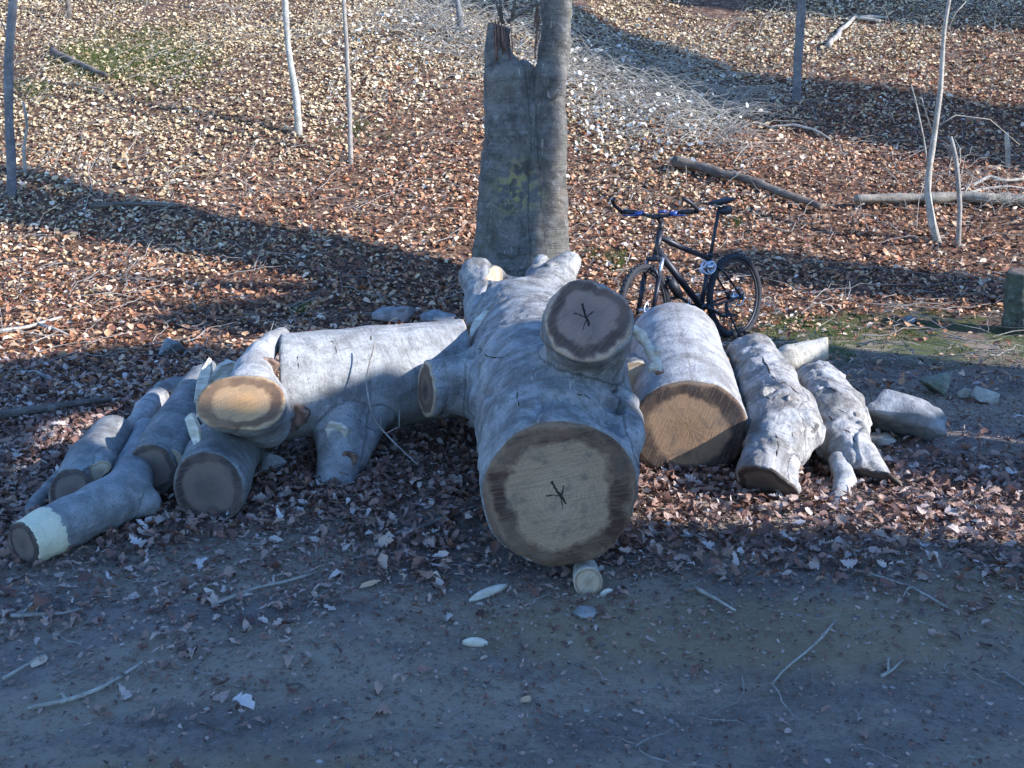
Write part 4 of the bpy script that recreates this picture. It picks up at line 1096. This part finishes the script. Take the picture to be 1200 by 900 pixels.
    o = k.build('water_bottle', M_black, root)
    k = MB(); k.tube([V3(-.34, .05, .30), V3(-.36, .17, .025)], [.009, .007], 8); k.tube([V3(-.36, .17, .028), V3(-.33, .185, .022)], .009, 7); k.build('kickstand', M_black, root)
bicycle()

# ------------------------------------------------------------------ leaf litter
def leaves(name, X, Y, size, tints, mat, label, lobed=False, lift=(0, .03), tilt=.45, cat='leaves', single=False):
    N = len(X)
    if lobed:
        xs = np.array([-.5, -.36, -.26, -.16, -.04, .06, .16, .28, .38, .5]); ws = np.array([.015, .09, .17, .12, .25, .17, .28, .20, .17, .01])
    else:
        xs = np.array([-.5, -.27, .02, .3, .5]); ws = np.array([.03, .21, .28, .19, .01])
    n = len(xs)
    # columns: left, spine, right
    L = size[:, None]; fold = rng.uniform(-.2, .9, N)[:, None]; curl = rng.normal(0, .8, N)[:, None]; wid = rng.uniform(.75, 1.25, N)[:, None]; tw = rng.normal(0, .5, N)[:, None]
    def col(sgn):
        x = xs[None]+np.zeros((N, 1)); w = ws[None]*wid*(1+rng.normal(0, .22 if lobed else .12, (N, n)))
        y = sgn*w; z = fold*np.abs(y) + curl*(x**2) + tw*x*y
        return np.stack([x*L, y*L, z*L], -1)
    cols = np.stack([col(1), col(0), col(-1)], 1)          # N,3,n,3
    P = cols.reshape(N, 3*n, 3)
    gxn = (hgt(X+.05, Y)-hgt(X-.05, Y))/.1; gyn = (hgt(X, Y+.05)-hgt(X, Y-.05))/.1
    nrm = np.stack([-gxn+rng.normal(0, tilt, N), -gyn+rng.normal(0, tilt, N), np.ones(N)], -1); nrm /= np.linalg.norm(nrm, axis=1)[:, None]
    a = rng.uniform(0, 2*math.pi, N); t0 = np.stack([np.cos(a), np.sin(a), np.zeros(N)], -1)
    T = t0 - nrm*(t0*nrm).sum(1)[:, None]; T /= np.linalg.norm(T, axis=1)[:, None]; B = np.cross(nrm, T)
    Wd = P[..., 0:1]*T[:, None]+P[..., 1:2]*B[:, None]+P[..., 2:3]*nrm[:, None]
    pos = np.stack([X, Y, hgt(X, Y)+rng.uniform(lift[0], lift[1], N)+.004], -1)
    low = (Wd[..., 2]).min(1); pos[:, 2] += np.clip(-low, 0, .02)
    V = (Wd+pos[:, None]).reshape(-1, 3)
    fq = []
    for c in (0, 1):
        for i in range(n-1): fq.append((c*n+i, (c+1)*n+i, (c+1)*n+i+1, c*n+i+1))
    fq = np.array(fq); F = (fq[None]+(np.arange(N)*3*n)[:, None, None]).reshape(-1, 4)
    tint = np.repeat(tints, 3*n)
    org = None
    if single: org = pos[0].copy(); org[2] = hz(org[0], org[1]); V = V-org
    o = link_mesh(name, mesh_np(name, V, [F], {'tint': ('FLOAT', tint)}), mat, origin=org, smooth=True)
    tag(o, label, cat)
    if not single: o['kind'] = 'stuff'
    return o
def scatter(n, y0, y1, extra=1.2, pw=1.0):
    Y = y0+(y1-y0)*rng.random(n)**pw
    # area-uniform in a widening trapezoid
    hw = .56*Y+extra; keep = rng.random(n) < hw/hw.max()
    Y = Y[keep]; hw = hw[keep]; X = (rng.random(len(Y))*2-1)*hw
    return X, Y
def lit_w(x, y):  # leaf cover density 0..1
    e = y + .9*n2(x, y, .9, 21) + .4*n2(x, y, 3, 22) - .10*x*(x > 0) + .12*np.abs(np.minimum(x, 0))
    d = np.clip((e-4.2)/1.6, 0, 1)
    bare = (1/(1+np.exp(-(x-1.9)*4)))*(1/(1+np.exp((y-8.5+.3*n2(x, y, 1.3, 23))*5)))*(1/(1+np.exp(-(y-4.9)*4)))
    return d*(1-.955*bare)
# the slope, fully covered
X, Y = scatter(400000, 6.2, 24)
w = lit_w(X, Y); k = rng.random(len(X)) < w; X, Y = X[k], Y[k]
k = rng.random(len(X)) < .45+.75*np.clip(.6+.9*n2(X, Y, 1.5, 33)+.5*n2(X, Y, 5, 34), 0, 1); X, Y = X[k], Y[k]
zone = n2(X, Y, .55, 31)*.5+n2(X, Y, 2.0, 32)*.45+n2(X, Y, 6, 35)*.25
tint = np.clip(rng.beta(1.6, 1.8, len(X)) + zone*.22, 0, 1)
size = .020+.034*rng.random(len(X))+.05*rng.random(len(X))**4
gold = rng.random(len(X)) < 1/(1+np.exp(-((Y-12.3)+n2(X, Y, .7, 36)*2.2-.35*X-.6)*1.1))
M_leaf_gold = leaf_mat('golden_tan_leaves', [(0, (.08, .055, .03)), (.2, (.22, .15, .075)), (.35, (.42, .30, .15)), (.6, (.60, .46, .25)), (.85, (.74, .61, .38)), (1, (.82, .74, .56))])
for nm, sel, m_, lb in (('russet_leaf_litter', ~gold, M_leaf, 'carpet of fallen russet and brown leaves over the lower slope'), ('golden_leaf_litter', gold, M_leaf_gold, 'carpet of fallen golden tan leaves over the upper slope')):
    leaves(nm, X[sel], Y[sel], size[sel], tint[sel], m_, lb, tilt=.42, lift=(0, .04))
# the drift round the logs
X, Y = scatter(60000, 3.1, 7.2, .8)
w = np.clip((Y + .55*n2(X, Y, 1.1, 24) + .35*n2(X, Y, 4, 25) - 3.55 + .35*(X < -.25))/.9, 0, 1)*.8*(1-.95*(1/(1+np.exp(-(X-1.9)*5)))*(1/(1+np.exp(-(Y-4.8)*6)))); k = rng.random(len(X)) < w; X, Y = X[k], Y[k]
leaves('leaf_drift', X, Y, rng.uniform(.022, .072, len(X)), np.clip(rng.beta(1.5, 1.9, len(X)), 0, 1), M_leaf_near, 'drift of dull grey-brown oak leaves around the foot of the logs', lobed=True, tilt=.55, lift=(0, .035))
X, Y = scatter(55000, 2.05, 4.9, .6)
w = np.clip(.13 + .75*np.clip((Y-2.9+.5*n2(X, Y, 1.2, 41))/1.3, 0, 1) + .25*(X < -.6)*np.clip((Y-2.2), 0, 1) - .25*(X > 1)*(Y < 3.2), .015, 1)*(.35+.65*(n2(X, Y, 2.5, 42) > -.1)); k = rng.random(len(X)) < w*.62*np.clip((Y-2.3)/1.1, .22, 1); X, Y = X[k], Y[k]
leaves('scattered_leaves', X, Y, rng.uniform(.015, .030, len(X))*(1+1.6*rng.random(len(X))**3), np.clip(.88*rng.beta(1.6, 1.7, len(X)), 0, 1), M_leaf_near, 'thin scatter of leaf scraps trodden into the dirt track', lobed=True, tilt=.22, lift=(0, .008))
# debris crumbs
X, Y = scatter(120000, 2.05, 7.5, .6)
w = np.clip(.30 + .6*np.clip((Y-2.6)/1.3, 0, 1) + .3*(n2(X, Y, 3, 51)), .15, 1); k = rng.random(len(X)) < w; X, Y = X[k], Y[k]
leaves('debris_crumbs', X, Y, rng.uniform(.004, .024, len(X)), .80*rng.beta(1.5, 1.6, len(X)), M_leaf_near, 'crumbs of bark, chaff and leaf bits on the dirt', tilt=.35, lift=(0, .003), cat='debris')
nP = 11000
Xp, Yp_ = scatter(nP*2, 2.05, 5.6, .6); pk = rng.random(len(Xp)) < .5+.5*n2(Xp, Yp_, 2.2, 77); Xp, Yp_ = Xp[pk], Yp_[pk]
oc_ = np.array([[1, 0, 0], [-1, 0, 0], [0, 1, 0], [0, -1, 0], [0, 0, 1], [0, 0, -1], [.62, .62, .5], [-.62, .62, .5], [-.62, -.62, .5], [.62, -.62, .5]], float)
of_ = np.array([[0, 6, 4], [6, 2, 4], [2, 7, 4], [7, 1, 4], [1, 8, 4], [8, 3, 4], [3, 9, 4], [9, 0, 4], [0, 2, 6], [2, 1, 7], [1, 3, 8], [3, 0, 9], [0, 5, 2], [2, 5, 1], [1, 5, 3], [3, 5, 0]])
sz_ = .0022+.009*rng.random(len(Xp))**4
PV = oc_[None]*(1+.35*rng.normal(0, .5, (len(Xp), 10, 1)))*sz_[:, None, None]*np.stack([1+.6*rng.random(len(Xp)), np.ones(len(Xp)), .7+0*Xp], -1)[:, None]
an_ = rng.uniform(0, 6.28, len(Xp)); ca_, sa_ = np.cos(an_)[:, None], np.sin(an_)[:, None]
PV = np.stack([PV[..., 0]*ca_-PV[..., 1]*sa_+Xp[:, None], PV[..., 0]*sa_+PV[..., 1]*ca_+Yp_[:, None], PV[..., 2]+hgt(Xp, Yp_)[:, None]], -1)
M_peb = leaf_mat('pebble_stone', [(0, (.10, .085, .07)), (.5, (.22, .19, .16)), (.85, (.31, .27, .23)), (1, (.40, .36, .31))], .9)
op_ = link_mesh('pebbles', mesh_np('pebbles', PV.reshape(-1, 3), [(of_[None]+(np.arange(len(Xp))*10)[:, None, None]).reshape(-1, 3)], {'tint': ('FLOAT', np.repeat(rng.beta(1.6, 2.2, len(Xp)), 10))}), M_peb, smooth=False)
tag(op_, 'grit and small pebbles pressed into the dirt', 'gravel', kind='stuff')
# single leaves one can pick out
for lab, px, py, sz, tn, lob in (
    ('pale lobed oak leaf alone on the bare dirt at the lower left', 285, 830, .085, .95, True),
    ('curled orange-brown leaf on the dirt below the sideways log', 434, 689, .085, .72, False),
    ('small yellow-tan leaf right of the curled orange-brown leaf', 509, 682, .06, .88, False),
    ('brown oak leaf on the dirt at the lower right', 1098, 750, .085, .65, True),
    ('small reddish leaf alone on the track at the bottom middle', 616, 824, .045, .7, False),
    ('tan upright leaf at the left edge near the lower left twigs', 46, 778, .08, .85, False),
    ('pale tan leaf on the leaves below the straight tan twig', 245, 696, .06, .9, False),
    ('pale oak leaf lying just below the left stack', 235, 667, .08, .92, True),
    ('flat buff leaf near the middle of the right leaf band', 1050, 632, .07, .85, False),
    ('buff curled leaf at the left below the curved log', 80, 693, .075, .75, True)):
    g = ground(px, py)
    leaves('fallen_leaf', np.array([g[0]]), np.array([g[1]]), np.array([sz]), np.array([tn]), M_leaf if not lob else M_leaf_near, lab, lobed=lob, lift=(.003, .006), tilt=.12, cat='leaf', single=True)

# ------------------------------------------------------------------ brush and twigs (uncountable)
def twig_mass(name, label, specs, mat, seed=0):
    """specs: list of (x, y, z0, dx, dy, L, r, arch)"""
    rd = np.random.default_rng(seed); VV = []; FF = []; n0 = 0; al = []
    for (x, y, lz, ax_, L, r, arch) in specs:
        m = 7; t = np.linspace(0, 1, m)
        wob = rd.normal(0, .11*L, (m, 2)).cumsum(0)*.5
        px = x+np.cos(ax_)*L*t+wob[:, 0]; py = y+np.sin(ax_)*L*t+wob[:, 1]
        pz = hgt(px, py)+lz+arch*4*t*(1-t*.75)+.01+np.abs(rd.normal(0, .03*L, m))*(arch > .001)
        P = np.stack([px, py, pz], -1); T = np.gradient(P, axis=0); T /= np.linalg.norm(T, axis=1)[:, None]
        U = np.cross(T, [0, 0, 1.]); U /= np.linalg.norm(U, axis=1)[:, None]+1e-9; W = np.cross(T, U)
        rr = r*(1-.7*t)
        for k in range(4):
            a = k*math.pi/2; VV.append(P+rr[:, None]*(math.cos(a)*U+math.sin(a)*W)); al.append(t*L)
        for k in range(4):
            q_ = (k+1) % 4
            for i in range(m-1): FF.append((n0+k*m+i, n0+q_*m+i, n0+q_*m+i+1, n0+k*m+i+1))
        n0 += 4*m
    o = link_mesh(name, mesh_np(name, np.concatenate(VV), [np.array(FF)], {'al': ('FLOAT', np.concatenate(al)), 'bk': ('FLOAT_VECTOR', np.stack([np.concatenate(al)]*3, -1)*[1, .01, .01])}), mat)
    o['kind'] = 'stuff'; return tag(o, label, 'brush')
sp = []
for i in range(1500):    # brush heap on the slope right of the tree, running down to the right
    u = random.random(); px = 470+u*400; py = 20+u*130+random.gauss(0, 26)
    if 560 < px < 665 and random.random() < .5: continue
    g = ground(px, max(-20, py)); sp.append((g[0], g[1], random.uniform(0, .12), random.uniform(-.9, .5)+(math.pi if random.random() < .4 else 0), random.uniform(.2, 1.0), random.uniform(.0025, .0075), random.uniform(.0, .22)))
twig_mass('brush', 'tangle of pale bare brushwood on the slope behind the big tree', sp, M_twig_pale, 3)
sp = []
for i in range(1500):
    y = random.uniform(7, 20); x = random.uniform(-1, 1)*(.55*y+.5)
    sp.append((x, y, .03, random.uniform(0, 2*math.pi), random.uniform(.2, .9), random.uniform(.002, .006), random.uniform(0, .08)))
twig_mass('fallen_twigs', 'thin fallen twigs strewn over the leaves of the slope', sp, M_twig, 4)
sp = []
for i in range(420):
    y = random.uniform(2.3, 5.6); x = random.uniform(-1, 1)*(.55*y+.3)
    if random.random() > .25+.75*min(1, max(0, (y-3.0)/.8)): continue
    sp.append((x, y, .003, random.uniform(0, 2*math.pi), random.uniform(.05, .28), random.uniform(.0012, .0035), 0.0))
twig_mass('small_twigs', 'little broken twigs lying in the dirt and leaf scraps', sp, M_twig, 5)
sp = []
for cx, cy, n in ((120, 230, 30), (60, 40, 60), (1180, 30, 60), (1060, 20, 60), (1160, 230, 50), (940, 30, 40), (300, 20, 30), (450, 20, 60)):
    for i in range(n):
        g = ground(cx+random.gauss(0, 45), max(-30, cy+random.gauss(0, 22)))
        sp.append((g[0], g[1], 0, random.uniform(0, 2*math.pi), random.uniform(.2, .9), random.uniform(.002, .005), random.uniform(.03, .25)))
twig_mass('undergrowth', 'wiry bare undergrowth stems on the upper slope', sp, M_twig_pale, 6)

# dead pale weeds with leaves left of and right of the tree
X = []; Y = []
for (cx, cy, sx, sy, n) in ((700, 110, 55, 45, 2600), (470, 60, 55, 30, 900), (780, 150, 45, 22, 900)):
    for i in range(n//5):
        g = ground(cx+random.gauss(0, sx), max(0, cy+random.gauss(0, sy))); X.append(g[0]); Y.append(g[1])
X = np.array(X); Y = np.array(Y)
leaves('dry_weeds', X, Y, rng.uniform(.04, .10, len(X)), rng.uniform(.75, 1.0, len(X)), leaf_mat('bleached_leaves', [(0, (.3, .28, .24)), (.7, (.44, .41, .34)), (1, (.62, .58, .50))]), 'bleached pale dead weeds among the brushwood', tilt=1.2, lift=(.02, .30), cat='weeds')

# moss and small green tufts
def tufts(name, label, spots, mat, h=(.02, .05), cat='moss'):
    VV = []; n = 0
    for x, y in spots:
        for k in range(7):
            a = random.uniform(0, 6.28); hh = random.uniform(*h); w = random.uniform(.003, .006)
            bx, by = x+random.gauss(0, .02), y+random.gauss(0, .02); z = hz(bx, by)
            dx, dy = math.cos(a), math.sin(a)
            VV += [(bx-dy*w, by+dx*w, z-.004), (bx+dy*w, by-dx*w, z-.004), (bx+dx*hh*.7+random.gauss(0, .004), by+dy*hh*.7, z+hh)]; n += 1
    o = link_mesh(name, mesh_np(name, np.array(VV), [np.arange(3*n).reshape(-1, 3)], {'tint': ('FLOAT', rng.random(3*n))}), mat)
    o['kind'] = 'stuff'; return tag(o, label, cat)
M_moss = leaf_mat('moss_green', [(0, (.05, .08, .015)), (.6, (.12, .15, .035)), (1, (.24, .23, .07))], .8)
sp = []
for i in range(2600):
    x = random.uniform(1.9, 6); y = random.uniform(7.0, 8.7)
    if float(n2(x, y, 1.6, 61)) + .4*float(n2(x, y, 5, 62)) > -.05 + .25*abs(y-8.0): sp.append((x, y))
tufts('moss', 'thin green moss strip on the ground right of the bicycle', sp, M_moss, (.008, .022))
sp = []
for px, py, n, s in ((725, 308, 60, 9), (700, 300, 20, 6), (356, 366, 40, 6), (180, 66, 1300, 34), (110, 70, 900, 22), (420, 150, 40, 12), (40, 105, 90, 12), (860, 262, 25, 4), (700, 12, 60, 20)):
    for i in range(n):
        g = ground(px+random.gauss(0, s), max(0, py+random.gauss(0, s*.5))); sp.append((g[0], g[1]))
tufts('green_tufts', 'small green tufts of moss and seedlings among the leaves of the slope', sp, M_moss, (.03, .09), 'plants')

# ------------------------------------------------------------------ added unseen trees towards the sun: trunks and limbs shaped to cast the shade
PERP = np.array([-SUN_H[1], SUN_H[0]])
def sunpt(u, v, D):
    p = PERP*u + SUN_H*D
    return np.array([p[0], p[1], (v + math.sin(SUN_EL)*D)/math.cos(SUN_EL)])
def big_tree(label, nodes, D, top='limbs', extra=(), seed=0, name='shade_tree'):
    """nodes: (u, v, radius) seen along the sun's direction, D metres from the scene"""
    rd = random.Random(seed)
    P = [sunpt(u, v, D) for u, v, r in nodes]; rr = [r for *_, r in nodes]
    d = P[0]-P[1]; d /= np.linalg.norm(d)
    k = max(0.3, (P[0][2]-hz(P[0][0], P[0][1])+.4)/max(.25, -d[2])); base = P[0]+d*k
    P.insert(0, base); rr.insert(0, rr[0]*1.15)
    g = base.copy(); g[2] = hz(g[0], g[1])
    root = thing(name, label, 'tree', g, 'large forest trees outside the photo')
    P = np.array(P)-g; s_ = np.concatenate([[0], np.cumsum(np.linalg.norm(np.diff(P, axis=0), axis=1))]); t = np.linspace(0, s_[-1], 30)
    PP = np.stack([np.interp(t, s_, P[:, j]) for j in range(3)], -1); r_ = np.interp(t, s_, rr)*(1+.07*vnoise(np.stack([t*1.3, t*0+seed, t*0], -1)))
    for _ in range(3): PP[1:-1] = (PP[:-2]+2*PP[1:-1]+PP[2:])/4
    b = MB(); b.tube(PP, r_, 16, rough=.04); b.build('trunk', M_tree, root)
    for e in extra:
        b = MB(); Q = [sunpt(u, v, D)-g for u, v, r in e]; b.tube(Q, [q_[2] for q_ in e], 12, rough=.05); b.build('limb', M_tree, root)
    if top == 'limbs':
        b = MB()
        for j in range(6): branchy(b, PP[-1]-(PP[-1]-PP[-2])*j*.3, (rd.uniform(-1, 1), rd.uniform(-1, 1), .9), 5, r_[-1]*.5, 2, rd, 7)
        b.build('crown', M_tree, root)
    return root
big_tree('unseen leaning tree added beyond the right edge, its limbs shaped to cast shade', [(3.72, -.5, .62), (3.10, .8, .58), (2.90, 1.5, .55), (2.72, 3.2, .50), (2.6, 9, .3)], 6,
         extra=[[(2.9, 2.0, .32), (4.1, 2.47, .36), (5.0, 2.42, .42), (5.8, 2.30, .38), (6.2, 2.2, .15)], [(3.0, 1.18, .36), (3.5, 1.27, .33), (4.3, 1.27, .30), (4.65, 1.05, .2), (4.8, 1.0, .08)]], seed=1)  # both limbs added to shade the sideways log and the left ground
big_tree('unseen very thick tree added beyond the right edge to shade the foreground', [(2.35, -1, .75), (2.0, 3, .66), (1.9, 9, .4)], 8.5, seed=2)
big_tree('unseen thick tree added right of the camera to shade the foreground', [(.95, -1, .70), (.9, 3, .62), (.8, 9, .4)], 10, seed=3)  # thick trunks added as the mass that shades the foreground
big_tree('unseen leaning tree on the right, level with the bicycle, its limbs added for shade', [(7.35, -.6, .50), (7.75, .4, .46), (8.32, 2.2, .40), (8.52, 3.4, .38), (8.4, 6, .36), (8.3, 9, .25)], 10, seed=4,
         extra=[[(8.2, 1.8, .42), (7.5, 2.25, .40), (6.95, 2.56, .34), (6.55, 2.8, .12)], [(8.2, 1.7, .15), (7.6, 2.15, .14), (7.1, 2.7, .12), (6.9, 3.1, .05)], [(8.1, 2.0, .12), (7.5, 1.95, .10), (6.9, 2.15, .09), (6.5, 2.5, .05)], [(8.3, 2.4, .12), (7.8, 2.65, .11), (7.5, 3.1, .09), (7.3, 3.7, .05)], [(7.2, 2.6, .07), (6.9, 2.45, .06), (6.6, 2.8, .05), (6.2, 3.1, .03)]])  # limbs added to dapple the leaves behind the left logs
big_tree('unseen broken snag added on the right to shade the dirt', [(6.3, -1.2, .55), (6.6, .30, .50)], 7, top='', seed=5)
big_tree('unseen low snag added on the right to shade the edge of the dirt', [(5.25, -1.4, .5), (5.45, -.12, .48)], 7.5, top='', seed=9)  # both low snags added to keep the bare dirt in shade
big_tree('unseen snag on the right, cut short to shade the foot of the slope', [(10.25, -1, .42), (10.1, 1.15, .40)], 9, top='', seed=6)  # unseen caster, its top set by the shade strip it throws
big_tree('big leaning tree high on the slope to the right', [(14.0, -1, .95), (14.3, 1.2, .92), (14.6, 2.5, .82), (15.15, 3.9, .74), (16.2, 5.6, .66), (17.4, 8, .5)], 13, seed=7)
big_tree('tall tree on the upper slope to the right', [(19.2, 0, 1.3), (18.9, 3.2, 1.2), (19.6, 7, .8)], 12, seed=8)
